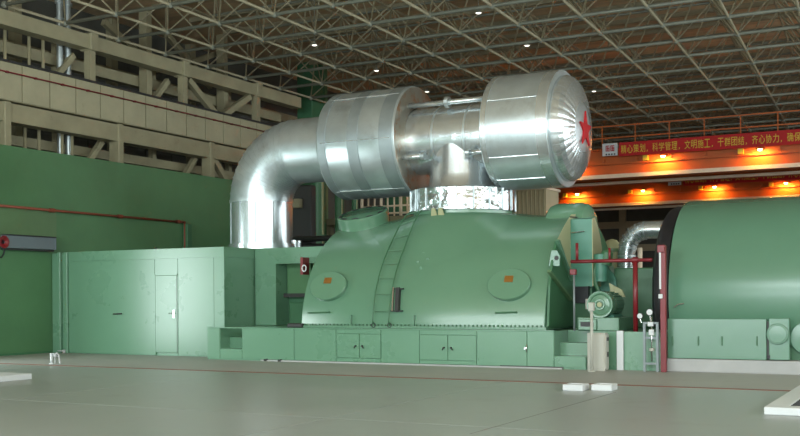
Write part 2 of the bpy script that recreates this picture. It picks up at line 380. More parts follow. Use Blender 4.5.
# green hall columns receding beyond the frame
cxl = PY(297, 100, 38.08).x
for k, y in enumerate((38.08, 46.0, 54.0, 62.5)):
    t = thing('hall_column', (-24.6, y, 0), ['tall green hall column beside the end of the beige frame', 'second green hall column, beyond the first, below the silver pipe', 'third green hall column receding below the silver pipe', 'farthest green hall column receding below the silver pipe'][k], 'column', 'green hall columns')
    MB().bevbox(cxl, -24.4, y, y + 1.22, 0, ZD - 0.01, 0.02, 1).build('shaft', m_dgreen, t)
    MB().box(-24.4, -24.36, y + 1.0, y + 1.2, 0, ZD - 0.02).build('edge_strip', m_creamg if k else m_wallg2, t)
    MB().box(cxl - 0.1, -24.3, y - 0.08, y + 1.3, 0, 0.35).build('base_block', m_dgreen, t)

# green partition wall
GT = 5.67
wg = struct(MB().box(XW - 0.25, XW, 17.4, 29.9, 0, GT).build('wall_left', m_wallg), 'tall green painted partition wall on the left', 'wall')
MB().box(XW - 0.25, XW, YB, 13.4, 0, GT).build('wall_section', m_wallg, wg)
MB().box(XW - 0.25, XW, 13.4, 17.4, 3.6, GT).build('wall_section', m_wallg, wg)
p0, p1 = PX(0, 208, XW), PX(56, 234, XW)
MB().box(XW, XW + 0.02, p0.y - 0.6, p1.y, 3.0, PX(56, 209, XW).z).build('wall_panel', m_wallg2, wg)
bb = struct(MB().box(XW, XW + 0.03, 17.5, 21.4, 0.0, 0.06).build('baseboard_left', m_dgreen), 'low green skirting along the left wall', 'baseboard')
# wall mounted grey box, red bell, pipe
a, b = PX(6.5, 242, XW + 0.25), PX(55.5, 242, XW + 0.25)
z0, z1 = PX(30, 248.7, XW + 0.25).z, PX(30, 236.5, XW + 0.25).z
gb = thing('wall_box', (XW + 0.02, (a.y + b.y) / 2, z0), 'long blue grey steel box mounted on the left green wall', 'box')
MB().bevbox(XW + 0.02, XW + 0.27, a.y, b.y, z0, z1, 0.012, 1).build('body', m_grey, gb)
MB().box(XW + 0.02, XW + 0.29, a.y, b.y, z1, z1 + 0.03).build('top_lip', m_dark, gb)
MB().box(XW + 0.02, XW + 0.20, a.y, b.y, z0 - 0.05, z0).build('underside_rail', m_dark, gb)
MB().box(XW + 0.02, XW + 0.285, b.y - 0.03, b.y + 0.0, z0, z1).build('end_cap', m_grey, gb)
c = PX(2, 242, XW + 0.2)
rb = thing('alarm_horn', (XW + 0.02, c.y, c.z - 0.2), 'red horn with dangling black cable beside the grey wall box', 'horn')
MB().lathe([(0, 0.05), (0.04, 0.12), (0.18, 0.14), (0.24, 0.17), (0.25, 0.14), (0.2, 0.05)], (XW + 0.05, c.y, c.z), (1, 0, 0), 20).build('bell', m_red, rb)
MB().box(XW, XW + 0.08, c.y - 0.1, c.y + 0.1, c.z - 0.13, c.z + 0.13).build('back_plate', m_dark, rb)
MB().path([PX(x, y, XW + 0.12) for x, y in ((4.5, 246), (4.6, 250), (3.6, 254), (1.5, 257.5), (-1.5, 257), (-4, 252))], 0.022, 8).build('cable', m_black, rb)
a, b = PX(-40, 202, XW + 0.1), PX(184.7, 222.3, XW + 0.1)
pp = thing('wall_pipe', (XW + 0.1, b.y, 3.0), 'thin dark red pipe running along the left green wall', 'pipe')
zz = b.z
MB().tube((XW + 0.1, a.y, zz), (XW + 0.1, b.y, zz), 0.035, 10).build('horizontal_run', m_dred, pp)
MB().tube((XW + 0.1, b.y, zz + 0.03), (XW + 0.1, b.y, 2.85), 0.035, 10).build('drop', m_dred, pp)
for px in (-20, 52, 120, 178):
    q = PX(px, 210, XW + 0.1); MB().lathe([(-0.09, 0.06), (0.09, 0.06)], (XW + 0.1, q.y, zz), (0, 1, 0), 10).build('coupling', m_dred, pp)
    MB().box(XW, XW + 0.1, q.y - 0.02, q.y + 0.02, zz - 0.02, zz + 0.02).build('bracket', m_dark, pp)
q0, q1 = PX(187, 240, XW + 0.2), PX(191.5, 240, XW + 0.2)
tag(MB().bevbox(XW + 0.02, XW + 0.22, q0.y, q1.y, 2.83, zz - 0.05, 0.01, 1).build('duct_post', m_dgreen), 'narrow dark green upright duct beside the dark red pipe drop', 'duct')
q = PX(153, 245, XW + 0.2)
vv = thing('valve', (XW + 0.3, q.y, 2.83), 'small dark valve standing above the green cabin roof', 'valve')
MB().tube((XW + 0.3, q.y, 2.83), (XW + 0.3, q.y, 3.12), 0.04, 8).build('stem', m_dark, vv)
MB().tube((XW + 0.3, q.y + 0.25, 2.83), (XW + 0.3, q.y + 0.25, 3.02), 0.05, 8).build('stem', m_dark, vv)
MB().tube((XW + 0.3, q.y - 0.05, 2.98), (XW + 0.3, q.y + 0.3, 2.98), 0.035, 8).build('cross_pipe', m_dark, vv)
MB().box(XW, XW + 0.3, q.y + 0.08, q.y + 0.16, 2.94, 3.02).build('wall_bracket', m_dark, vv)

# roller gate frame in the left wall (daylight enters here, left of the view)
struct(MB().box(XW - 0.3, XW + 0.1, 13.3, 13.45, 0, 3.62).box(XW - 0.3, XW + 0.1, 17.35, 17.5, 0, 3.62).box(XW - 0.3, XW + 0.1, 13.3, 17.5, 3.56, 3.68).build('door_1', m_dgreen), 'green frame of the open gate in the left wall', 'door frame')

# ================================================================== GREEN CABIN AND PIPE PLINTH
CYF = 21.4; CT = 2.82
cb = thing('green_cabin', (-19.3, 22.5, 0), 'green steel cabin with closed door against the left wall', 'cabin')
MB().box(-22.05, -16.42, CYF + 0.03, 24.9, 0, CT - 0.02).build('body', m_green, cb)
xs = [PY(px, 300, CYF).x for px in (69.5, 155, 177.8, 214, 224)]
MB().box(xs[0] - 0.02, -16.4, CYF - 0.005, 24.9, 2.56, CT).build('fascia', m_green, cb)
MB().box(xs[0] - 0.02, xs[1] - 0.012, CYF, CYF + 0.05, 0.02, 2.55).build('front_panel', m_green, cb)
MB().box(xs[1] + 0.0, xs[2] + 0.0, CYF, CYF + 0.05, 2.16, 2.55).build('front_panel', m_green, cb)
MB().box(xs[2] + 0.012, xs[3] - 0.006, CYF, CYF + 0.05, 0.02, 2.55).build('front_panel', m_green, cb)
MB().box(xs[3] + 0.006, -16.4, CYF, CYF + 0.05, 0.02, 2.55).build('front_panel', m_green, cb)
d = MB().bevbox(xs[1] + 0.02, xs[2] - 0.02, CYF - 0.012, CYF + 0.05, 0.08, 2.12, 0.012, 2).build('cabin_door', m_green, cb)
hz = PY(174, 314, CYF).z; hx = PY(174.5, 314, CYF).x
MB().box(hx - 0.03, hx + 0.03, CYF - 0.03, CYF - 0.01, hz - 0.1, hz + 0.1).build('handle_plate', m_chrome, d)
MB().tube((hx - 0.14, CYF - 0.06, hz + 0.02), (hx + 0.02, CYF - 0.06, hz + 0.02), 0.014, 8).tube((hx, CYF - 0.02, hz + 0.02), (hx, CYF - 0.07, hz + 0.02), 0.014, 8).build('handle', m_chrome, d)
MB().box(xs[1] - 0.012, xs[1] + 0.02, CYF - 0.01, CYF + 0.04, 0.02, 2.16).box(xs[2] - 0.02, xs[2] + 0.012, CYF - 0.01, CYF + 0.04, 0.02, 2.16).box(xs[1] - 0.012, xs[2] + 0.012, CYF - 0.01, CYF + 0.04, 2.12, 2.17).build('door_frame', m_green, cb)
MB().box(xs[2] - 0.028, xs[2] - 0.012, CYF - 0.014, CYF, 0.08, 2.12).build('door_gap', m_dark, cb)
hx = PY(119, 314, CYF).x; hz = PY(119, 314, CYF).z
MB().tube((hx - 0.16, CYF - 0.05, hz), (hx + 0.14, CYF - 0.05, hz + 0.01), 0.018, 8).tube((hx - 0.05, CYF, hz), (hx - 0.05, CYF - 0.05, hz), 0.015, 8).build('pull_handle', m_dark, cb)
for px in (60, 67): 
    x = PY(px, 300, CYF).x; MB().bevbox(x - 0.06, x + 0.05, CYF - 0.05, CYF + 0.1, 0, 2.82, 0.01, 1).build('corner_post', m_green, cb)
MB().box(-22.48, -22.05, CYF + 0.06, 24.9, 0, 2.80).build('filler_panel', m_green, cb)
# pipe plinth behind the platform
PLY = 22.72
pb = thing('pipe_plinth', (-15.2, 23.6, 0), 'tall green block under the vertical silver pipe', 'plinth')
MB().box(-16.38, -15.72, PLY, 24.9, 0.79, CT).build('body', m_green, pb)
MB().box(-15.72, -13.3, PLY + 0.6, 24.9, 0.79, CT).build('rear_body', m_dgreen, pb)
MB().box(-15.72, -13.3, PLY, PLY + 0.62, 2.40, CT).build('lintel', m_green, pb)
MB().box(-16.38, -13.3, PLY - 0.015, PLY + 0.01, 2.56, CT).build('fascia', m_green, pb)
MB().box(-15.70, -14.95, PLY + 0.50, PLY + 0.6, 1.62, 2.40).build('recess_panel', m_wallg, pb)
MB().box(-15.72, -13.6, PLY + 0.35, PLY + 0.6, 1.52, 1.62).build('recess_shelf', m_dark, pb)
MB().bevbox(-15.5, -14.2, PLY + 0.3, PLY + 0.58, 0.80, 1.38, 0.02, 1).build('recess_box', m_dgreen, pb)
MB().tube((-14.72, PLY + 0.3, 1.62), (-14.72, PLY + 0.3, 2.4), 0.03, 8).build('recess_pipe', m_creamg, pb)
q = PY(306.5, 270, PLY - 0.1)
hw = thing('hand_wheel', (q.x, PLY - 0.2, q.z - 0.1), 'small red and white hand wheel left of the turbine casing', 'hand wheel')
MB().box(q.x - 0.06, q.x + 0.02, PLY - 0.3, PLY - 0.001, q.z - 0.12, 2.54).build('bracket', m_red, hw)
ring = [(q.x + 0.06 + 0.06 * math.cos(t), PLY - 0.3, q.z + 0.04 + 0.08 * math.sin(t)) for t in [2 * PI * k / 16 for k in range(17)]]
MB().path(ring, 0.018, 6).build('rim', m_white, hw)

# ================================================================== TURBINE PLATFORM (base) with steps
BT = 0.78
def bx_(px): return PY(px, 345, YF).x
XL, XR0 = bx_(207), bx_(586)
s0, s1 = bx_(220), bx_(242)
t0, t1 = bx_(554), bx_(586)
pf = thing('turbine_platform', (-11.5, 22, 0), 'low green platform with steps under the turbine casing', 'platform')
MB().box(XL, s0, YF + 0.02, 26.4, 0, BT).build('body', m_green, pf)
MB().box(s0, s1, YF + 0.9, 26.4, 0, BT).build('body', m_green, pf)
MB().box(s1, t0, YF + 0.02, 26.4, 0, BT).build('body', m_green, pf)
MB().box(t0, t1, YF + 0.9, 26.4, 0, BT).build('body', m_green, pf)
MB().box(t1, -5.06, YF + 0.25, 26.4, 0, BT).build('body', m_green, pf)
for a, b in ((s0, s1), (t0, t1)):
    MB().box(a, b, YF + 0.02, YF + 0.9, 0, 0.27).build('step', m_green, pf)
    MB().box(a, b, YF + 0.40, YF + 0.9, 0.27, 0.53).build('step', m_green, pf)
edges = [207.5, 219.6]
def fpanel(pa, pb_, z0=0.035, z1=BT - 0.005, name='front_panel', yo=0.0, m=None):
    a, b = bx_(pa), bx_(pb_)
    return MB().bevbox(a + 0.006, b - 0.006, YF - yo, YF + 0.03, z0, z1, 0.006, 1).build(name, m or m_green, pf)
for pa, pb_ in ((207.5, 219.8), (242, 294), (294.5, 336), (381, 419.5), (477, 527), (527, 554)): fpanel(pa, pb_)
fpanel(219.8, 242, 0.035, 0.26); fpanel(554, 586, 0.035, 0.26)
for pa, pm, pb_ in ((337, 359.5, 381), (420, 448, 476.5)):
    fpanel(pa, pb_, 0.68, BT - 0.005); fpanel(pa, pb_, 0.035, 0.12)
    for k, (c, d_) in enumerate(((pa, pm), (pm, pb_))):
        dd = fpanel(c, d_, 0.125, 0.675, 'access_door', 0.012)
        hx = bx_(pm) + (-0.09 if k == 0 else 0.08)
        MB().tube((hx, YF - 0.012, 0.40), (hx, YF - 0.05, 0.40), 0.02, 8).tube((hx, YF - 0.05, 0.41), (hx + (-0.03 if k == 0 else 0.05), YF - 0.05, 0.35), 0.014, 8).build('door_handle', m_dark, dd)
hx = PY(527, 350, YF).x
MB().tube((hx - 0.03, YF, 0.42), (hx - 0.03, YF - 0.04, 0.42), 0.03, 8).tube((hx, YF - 0.03, 0.34), (hx, YF - 0.03, 0.5), 0.012, 8).build('latch', m_chrome, pf)
MB().box(bx_(262), bx_(563), YF - 0.07, YF + 0.02, 0, 0.03).build('sill', m_conc, pf)
MB().box(bx_(500), bx_(563), YF - 0.004, YF + 0.02, 0.031, 0.05).build('toe_gap', m_dark, pf)
for px in (267, 281):
    x = bx_(px); MB().bevbox(x - 0.04, x + 0.04, YF - 0.1, YF, 0.0, 0.05, 0.01, 1).build('foot_bolt', m_dark, pf)
MB().box(XL, t0, YF - 0.012, YF + 0.12, BT - 0.006, BT + 0.018).build('top_edge', m_green, pf)
MB().bevbox(bx_(284), bx_(299), YF + 0.12, YF + 0.35, BT + 0.019, BT + 0.12, 0.02, 1).build('drain_box', m_dark, pf)

# ================================================================== LP TURBINE CASING
CXL, CXR = PY(301, 327, 20.85).x, PY(545, 327, 20.85).x
YC, ZC, RC = 23.62, 0.62, 2.80
cs = thing('turbine_casing', (-10.7, YC, BT), 'large barrel shaped green turbine casing on low platform', 'turbine')
def arc(R, z0=BT + 0.02, n=40):
    s = math.asin((z0 - ZC) / R); return [(YC - R * math.cos(s + (PI - 2 * s) * k / n), ZC + R * math.sin(s + (PI - 2 * s) * k / n)) for k in range(n + 1)]
def barrel(x0, x1, R, ends=True, rin=None):
    mb = MB(); A = arc(R); n = len(A)
    bev = 0.05
    rows = [(x0, R - bev), (x0 + bev * 0.3, R - bev * 0.3), (x0 + bev, R), (x1 - bev, R), (x1 - bev * 0.3, R - bev * 0.3), (x1, R - bev)]
    vs = [(x, y, z) for x, r in rows for y, z in arc(r)]
    mb.add(vs, [(i * n + k, i * n + k + 1, (i + 1) * n + k + 1, (i + 1) * n + k) for i in range(len(rows) - 1) for k in range(n - 1)], True)
    if ends: mb.f += [tuple(range(n)), tuple(5 * n + k for k in reversed(range(n)))]; mb.sm += [False, False]
    return mb
barrel(CXL, CXR, RC).build('shell', m_casing, cs)
def surf(px, py, R=RC):
    """point and normal on the barrel under a pixel"""
    o = Vector((0, 0, EYE)); d = ray(px, py)
    a = d.y ** 2 + d.z ** 2; b = 2 * ((o.y - YC) * d.y + (o.z - ZC) * d.z); c = (o.y - YC) ** 2 + (o.z - ZC) ** 2 - R * R
    D = max(b * b - 4 * a * c, 0); t = (-b - math.sqrt(D)) / (2 * a); p = o + d * t
    return p, Vector((0, p.y - YC, p.z - ZC)).normalized()
# bolted flange
MB().box(CXL - 0.06, CXR + 0.05, 20.78, 20.98, BT + 0.019, BT + 0.075).build('flange', m_casing, cs)
mb = MB()
for k in range(62): mb.tube((CXL + 0.05 + k * 0.0985, 20.80, BT + 0.075), (CXL + 0.05 + k * 0.0985, 20.80, BT + 0.115), 0.022, 6)
mb.build('flange_bolts', m_dgreen, cs, kind='stuff')
for px in (351.5, 414.5):
    p, nn = surf(px, 318); MB().box(p.x - 0.02, p.x + 0.02, 20.78, p.y + 0.12, BT + 0.075, BT + 0.32).build('gusset', m_casing, cs)
# round side covers with brass plates
for px, py in ((329.5, 287), (510, 285.5)):
    p, nn = surf(px, py); r = 0.475
    e = Vector((1, 0, 0)); u = (e.cross(nn)).normalized(); u = u if u.z > 0 else -u
    cm = MB().lathe([(-0.12, r + 0.02), (0.085, r + 0.02), (0.10, r + 0.005), (0.105, 0.0)], (0, 0, 0), (0, 0, 1), 40)
    cm.v = [tuple(p + e * a + u * (b * 0.74) + nn * c) for a, b, c in cm.v]
    cv = cm.build('round_cover', m_casing, cs)
    q, n2 = surf(px + 0.5, py - 4.5); e = Vector((1, 0, 0)); u = n2.cross(e) * -1
    c0 = q + nn * 0.105
    MB().poly([c0 - e * 0.1 - u * 0.075, c0 + e * 0.1 - u * 0.075, c0 + e * 0.1 + u * 0.075, c0 - e * 0.1 + u * 0.075], 0.012, nn).build('brass_plate', m_brass, cv)
for px in (320, 507):
    a, na = surf(px - 11, 313); b, nb = surf(px + 10, 312.4)
    MB().path([a, a + na * 0.05, b + nb * 0.05, b], 0.016, 6).build('grab_handle', m_dgreen, cs)
for px, py in ((418, 262), (424, 253), (428, 259), (421, 268)):
    p, nn = surf(px, py); MB().bevbox(p.x - 0.035, p.x + 0.035, p.y - 0.03, p.y + 0.05, p.z - 0.03, p.z + 0.03, 0.01, 1).build('pipe_boss', m_casing, cs)
# top manhole
ax = Vector((-0.03, -0.33, 0.94)).normalized(); pc = PY(362.5, 214.5, 22.95); R1 = 0.66
mh = MB().lathe([(-0.6, R1), (0.02, R1), (0.04, R1 - 0.02), (0.04, R1 - 0.10)], pc, ax, 48).build('manhole_ring', m_casing, cs)
MB().lathe([(0.0, R1 - 0.10), (0.015, R1 - 0.13), (0.03, 0)], pc, ax, 48).build('manhole_lid', m_casing, mh)
e1 = ax.orthogonal().normalized(); e2 = ax.cross(e1)
for k in range(10):
    t = 2 * PI * (k + 0.5) / 10
    pts = [pc + ax * 0.041 + (e1 * math.cos(t + s) + e2 * math.sin(t + s)) * rr for rr, ss in ((R1 - 0.12, (-0.14, 0, 0.14)), (R1 - 0.05, (0.14, 0, -0.14))) for s in ss]
    MB().poly(pts, 0.012, ax).build('lid_slot', m_black, mh)
# neck under the silver crossover
NXC = -10.72
RN = 1.25
def cylz(y): return ZC + math.sqrt(max(RC * RC - (y - YC) ** 2, 0.0))
def bumpz(x, y, R1_=2.3):
    dx, dy = x - NXC, y - YC; r = max(math.hypot(dx, dy), 1e-6)
    if r >= R1_: return 0.0
    A_ = max(3.50 - cylz(YC + RN * dy / r), 0.0); f_ = min(1.0, (R1_ - r) / (R1_ - RN)); return A_ * f_ * f_ * (3 - 2 * f_)
mb = MB(); nr, na_ = 14, 64; vs = []
for i in range(nr + 1):
    r = RN + (2.3 - RN) * i / nr
    for k in range(na_):
        t = 2 * PI * k / na_; x, y = NXC + r * math.cos(t), YC + r * math.sin(t); vs.append((x, y, cylz(y) + bumpz(x, y) + (0.003 if i < nr else -0.004)))
mb.add(vs, [(i * na_ + k, i * na_ + (k + 1) % na_, (i + 1) * na_ + (k + 1) % na_, (i + 1) * na_ + k) for i in range(nr) for k in range(na_)], True)
mb.build('neck_fairing', m_casing, cs)
MB().lathe([(3.30, RN), (3.58, RN - 0.01)], (NXC, YC, 0), (0, 0, 1), 56).build('neck', m_casing, cs)
for px in (434.5, 441.5):
    p = PY(px, 225, 22.3); p.z = cylz(22.3) + bumpz(p.x, 22.3); nn = Vector((0, -0.3, 0.95)); e = Vector((0.085, 0, 0))
    MB().poly([p - e - nn * 0.05, p + e - nn * 0.05, p + e * 0.5 + nn * 0.16, p - e * 0.5 + nn * 0.16], 0.03, (0, -1, 0)).build('lifting_lug', m_creamg, cs)
# curved ladder
la = MB(); pts_l = []; pts_r = []
A0, A1 = math.asin((0.95 - ZC) / RC), math.radians(79)
xl0, xr0 = surf(375, 316)[0].x, surf(391, 316)[0].x
lad = thing('casing_ladder', (xl0, 20.8, 0.9), 'thin curved green ladder climbing the turbine casing', 'ladder')
def cpt(x, t, off):
    v = Vector((x, YC - (RC + off) * math.cos(t), ZC + (RC + off) * math.sin(t))); v.z += bumpz(v.x, v.y); return v
for x in (xl0, xr0):
    MB().path([cpt(x, A0 - 0.02, 0.02)] + [cpt(x, A0 + (A1 - A0) * k / 16, 0.11) for k in range(17)] + [cpt(x, A1 + 0.03, 0.01)], 0.017, 6).build('rail', m_dgreen, lad)
for k in range(9):
    t = A0 + (A1 - A0) * (k + 0.6) / 9.2; MB().tube(cpt(xl0, t, 0.11), cpt(xr0, t, 0.11), 0.013, 6).build('rung', m_casing, lad)
for x in (xl0, xr0):
    c = cpt(x, A0 - 0.03, 0.05); MB().path([c + Vector((0.05 * math.cos(t), 0, 0.05 * math.sin(t))) for t in [2 * PI * k / 10 for k in range(11)]], 0.012, 6).build('rail_eye', m_dark, lad)
a, na = surf(398.5, 312); b, nb = surf(399.5, 289)
db = thing('ladder_lock', a, 'dark slotted steel bracket fixed right of the curved ladder', 'bracket')
MB().bar(a + na * 0.06, b + nb * 0.06, 0.09, 0.1, (0, -1, 0)).build('body', m_dark, db)
MB().bar(a + na * 0.11 + Vector((-0.1, 0, 0)), b + nb * 0.11 + Vector((-0.1, 0, 0)), 0.03, 0.03, (0, -1, 0)).build('chain', m_chrome, db)
for f_ in (0.02, 0.98):
    c = a.lerp(b, f_) + na * 0.07; MB().box(c.x - 0.16, c.x + 0.12, c.y - 0.02, c.y + 0.06, c.z - 0.015, c.z + 0.015).build('arm', m_dark, db)

# casing right end: cream painted for orange-lit faces, teal upright box, diagonal stiffener
XE = CXR
def endpoly(pts, x, t, m, name):
    return MB().poly([(x, y, z) for y, z in pts], t, (1, 0, 0)).build(name, m, cs)
A = [(y, z) for y, z in arc(RC - 0.12, BT + 0.05, 30)]
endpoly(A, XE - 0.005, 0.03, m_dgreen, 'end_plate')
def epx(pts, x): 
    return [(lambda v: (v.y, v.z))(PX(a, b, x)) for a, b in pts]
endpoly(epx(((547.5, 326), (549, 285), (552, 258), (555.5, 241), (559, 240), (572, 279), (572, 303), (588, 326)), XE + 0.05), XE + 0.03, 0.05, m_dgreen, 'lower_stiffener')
endpoly(epx(((556.5, 241), (564, 226), (571, 214.5), (578, 214), (578, 285), (571, 279), (560, 241)), XE + 0.026), XE + 0.026, 0.012, m_creamg, 'lit_end_panel')  # orange light on the end face, painted as a cream panel
ra, rb2 = PX(549, 271, XE + 0.12), PX(571, 300, XE + 0.12)
MB().bar(ra, rb2, 0.08, 0.05, (0, 1, 1)).build('diagonal_rib', m_wallg2, cs)
ra, rb2 = PX(557, 240, XE + 0.12), PX(572, 280, XE + 0.12)
MB().bar(ra, rb2, 0.08, 0.05, (0, 1, 1)).build('diagonal_rib', m_casing, cs)
LY_ = 21.2
lpts = [PY(x, y, LY_) for x, y in ((549.5, 266), (560, 266), (560.5, 256), (557.5, 250.5), (552, 250.5))]
lg = MB().poly(lpts, 0.04, (0, -1, 0)).build('end_lug', m_gen, cs)
q = PY(556.5, 258, LY_ - 0.04)
MB().tube((q.x, LY_ - 0.045, q.z), (q.x, LY_ - 0.03, q.z), 0.05, 12).build('lug_eye', m_dark, lg)
# teal upright box in front of the end plate and rounded hood over it
TY = 22.45
x0, x1 = XE + 0.03, PY(592, 250, TY).x
prof_ = [(TY, 1.72), (TY, 3.22), (22.62, 3.26), (22.8, 3.10), (23.0, 2.84), (23.14, 2.55), (23.2, 2.2), (23.2, 1.72)]
tb = MB().poly([(x0, y, z) for y, z in prof_], x1 - x0, (1, 0, 0)).build('end_box', m_teal, cs)
MB().poly([(x1, y + 0.004, z) for y, z in prof_], 0.02, (1, 0, 0)).build('end_box_lit_face', m_creamg, tb)  # box side in cream: orange reflected light put into the colour
MB().tube((x0 + 0.05, TY - 0.06, 2.92), (x0 + 0.35, TY - 0.06, 2.94), 0.015, 6).build('grab_handle', m_chrome, tb)
MB().tube((x0 + 0.0, TY - 0.03, 3.28), (x0 + 0.18, TY - 0.03, 3.26), 0.015, 6).build('grab_handle', m_dark, tb)
hd = MB(); hx0, hx1 = XE - 0.9, XE + 0.25
hd.lathe([(0, 0.0), (0.0, 0.3), (0.05, 0.46), (0.14, 0.56), (0.28, 0.61), (0.85, 0.61), (1.0, 0.56), (1.08, 0.45), (1.12, 0.3), (1.12, 0)], (XE - 0.82, 23.35, 3.06), (1, 0, 0), 32)
hd.build('top_hood', m_casing, cs)
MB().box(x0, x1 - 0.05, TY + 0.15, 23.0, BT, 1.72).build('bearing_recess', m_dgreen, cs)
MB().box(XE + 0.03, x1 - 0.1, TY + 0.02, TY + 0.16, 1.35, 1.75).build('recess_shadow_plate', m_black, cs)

# ================================================================== SILVER CROSSOVER PIPE
AY, AZ = 23.6, 5.45
X = Vector((1, 0, 0))
cp = thing('crossover_pipe', (-16.79, AY, CT), 'silver clad crossover pipe with elbow and two drums over turbine', 'pipe')
VX, RP, BR = -16.79, 0.86, 1.32
# vertical leg
MB().lathe([(CT, RP + 0.0), (AZ - BR + 0.02, RP)], (VX, AY, 0), (0, 0, 1), 56).build('vertical_leg', m_leg, cp)
for t in (3.5, 4.05, 4.6, 5.15, 5.7):
    MB().box(VX + RP * math.cos(t) - 0.012, VX + RP * math.cos(t) + 0.012, AY + RP * math.sin(t) - 0.012, AY + RP * math.sin(t) + 0.012, CT + 0.16, AZ - BR - 0.02).build('lap_seam', m_dull, cp)
MB().lathe([(CT - 0.0, RP + 0.0), (CT, RP + 0.05), (CT + 0.16, RP + 0.05), (CT + 0.16, RP)], (VX, AY, 0), (0, 0, 1), 56).build('foot_band', m_silver2, cp)
MB().lathe([(AZ - BR - 0.02, RP), (AZ - BR - 0.02, RP + 0.012), (AZ - BR + 0.06, RP + 0.012), (AZ - BR + 0.06, RP)], (VX, AY, 0), (0, 0, 1), 56).build('seam_band', m_silver, cp)
# elbow gores
NG = 14; cen = Vector((VX + BR, AY, AZ - BR))
for k in range(NG):
    mb = MB(); n = 40; rows = []
    for f_, rr in ((0.0, RP + 0.012), (0.10, RP + 0.012), (0.11, RP), (1.0, RP - 0.006)):
        t = (k + f_) / NG * PI / 2
        c = cen + Vector((-math.cos(t), 0, math.sin(t))) * BR; rad = Vector((-math.cos(t), 0, math.sin(t)))
        rows.append([c + rad * (rr * math.cos(2 * PI * q / n)) + Vector((0, 1, 0)) * (rr * math.sin(2 * PI * q / n)) for q in range(n)])
    vs = [v for R in rows for v in R]
    mb.add(vs, [(i * n + q, i * n + (q + 1) % n, (i + 1) * n + (q + 1) % n, (i + 1) * n + q) for i in range(3) for q in range(n)], True)
    mb.build('elbow_gore', m_silver, cp)
DL0, DL1 = -14.22, -11.92
MB().lathe([(VX + BR - 0.02, RP), (DL0 + 0.05, RP)], (0, AY, AZ), X, 56).build('left_run', m_silver, cp)
RD = 1.37
dr = MB().lathe([(DL0, RP - 0.05), (DL0, RD - 0.14), (DL0 + 0.05, RD - 0.04), (DL0 + 0.14, RD), (DL1 - 0.02, RD), (DL1, RD - 0.02)], (0, AY, AZ), X, 72).build('left_drum', m_silver, cp)
for a, w in ((DL0 + 0.12, 0.22), (DL0 + 0.98, 0.30), (DL1 - 0.42, 0.36)):
    MB().lathe([(a, RD), (a, RD + 0.012), (a + w, RD + 0.012), (a + w, RD)], (0, AY, AZ), X, 72).build('dull_band', m_dull, dr)
for t in (-0.05, 0.9, -1.1):
    ang = PI + t; y, z = AY + (RD + 0.006) * math.cos(ang), AZ - (RD + 0.006) * math.sin(ang)
    MB().box(DL0 + 0.2, DL1 - 0.1, y - 0.006, y + 0.02, z - 0.012, z + 0.012).build('lap_seam', m_silver2, dr)
MB().lathe([(DL1, RD - 0.02), (DL1 + 0.01, RD - 0.05), (DL1 + 0.01, 0.82)], (0, AY, AZ), X, 72).build('end_sheet', m_rust, dr)
# tee run
DR0, DR1 = -9.68, -8.02
RT_ = 0.83
MB().lathe([(DL1, RT_), (DR0 + 0.05, RT_)], (0, AY, AZ - 0.03), X, 56).build('tee_run', m_silver2, cp)
for x in (-11.2, -10.35):
    MB().lathe([(x, RT_), (x, RT_ + 0.008), (x + 0.05, RT_ + 0.008), (x + 0.05, RT_)], (0, AY, AZ - 0.03), X, 56).build('seam_band', m_silver, cp)
# tee branch down to the flange
NP = 16
MB().lathe([(4.12, 0.94), (4.25, 0.86), (4.5, 0.82), (5.4, 0.80)], (NXC + 0.02, AY, 0), (0, 0, 1), 48).build('tee_branch', m_leg, cp)
RF = 1.31
MB().lathe([(3.585, 1.1), (3.585, RF), (4.11, RF), (4.13, RF - 0.03), (4.13, 0.8)], (NXC, AY, 0), (0, 0, 1), 20, smooth=False).build('neck_band', m_quilt, cp)
for k in range(20):
    t = 2 * PI * k / 20
    MB().tube((NXC + (RF + 0.0) * math.cos(t), AY + (RF + 0.0) * math.sin(t), 3.59), (NXC + RF * math.cos(t), AY + RF * math.sin(t), 4.11), 0.016, 6).build('band_seam', m_silver, cp)
# tie rods
for a, z, x0_, x1_ in ((AY - 0.40, AZ + 0.74, DL1, DR0), ):
    rd = MB().tube((x0_, a - 0.15, z + 0.06), (x1_, a - 0.15, z + 0.06), 0.068, 12).build('tie_rod', m_silver2, cp)
    MB().lathe([(-0.05, 0.06), (-0.05, 0.14), (0.05, 0.14), (0.05, 0.06)], ((x0_ + x1_) / 2 - 0.05, a - 0.15, z + 0.06), X, 12).build('rod_collar', m_silver, rd)
yy = AY - 0.92
for x0_, x1_, z in ((DL1, -11.35, AZ - 0.52), (-10.15, DR0, AZ - 0.52)):
    rd = MB().tube((x0_, yy, z), (x1_, yy, z), 0.066, 12).build('tie_rod', m_silver2, cp)
    e = x1_ if x0_ == DL1 else x0_
    MB().lathe([(-0.05, 0.055), (-0.05, 0.09), (0.05, 0.09), (0.05, 0.055)], (e, yy, z), X, 12).build('rod_collar', m_silver, rd)
    MB().box(e - 0.03, e + 0.03, yy - 0.03, yy + 0.4, z - 0.05, z + 0.05).build('rod_bracket', m_silver, rd)
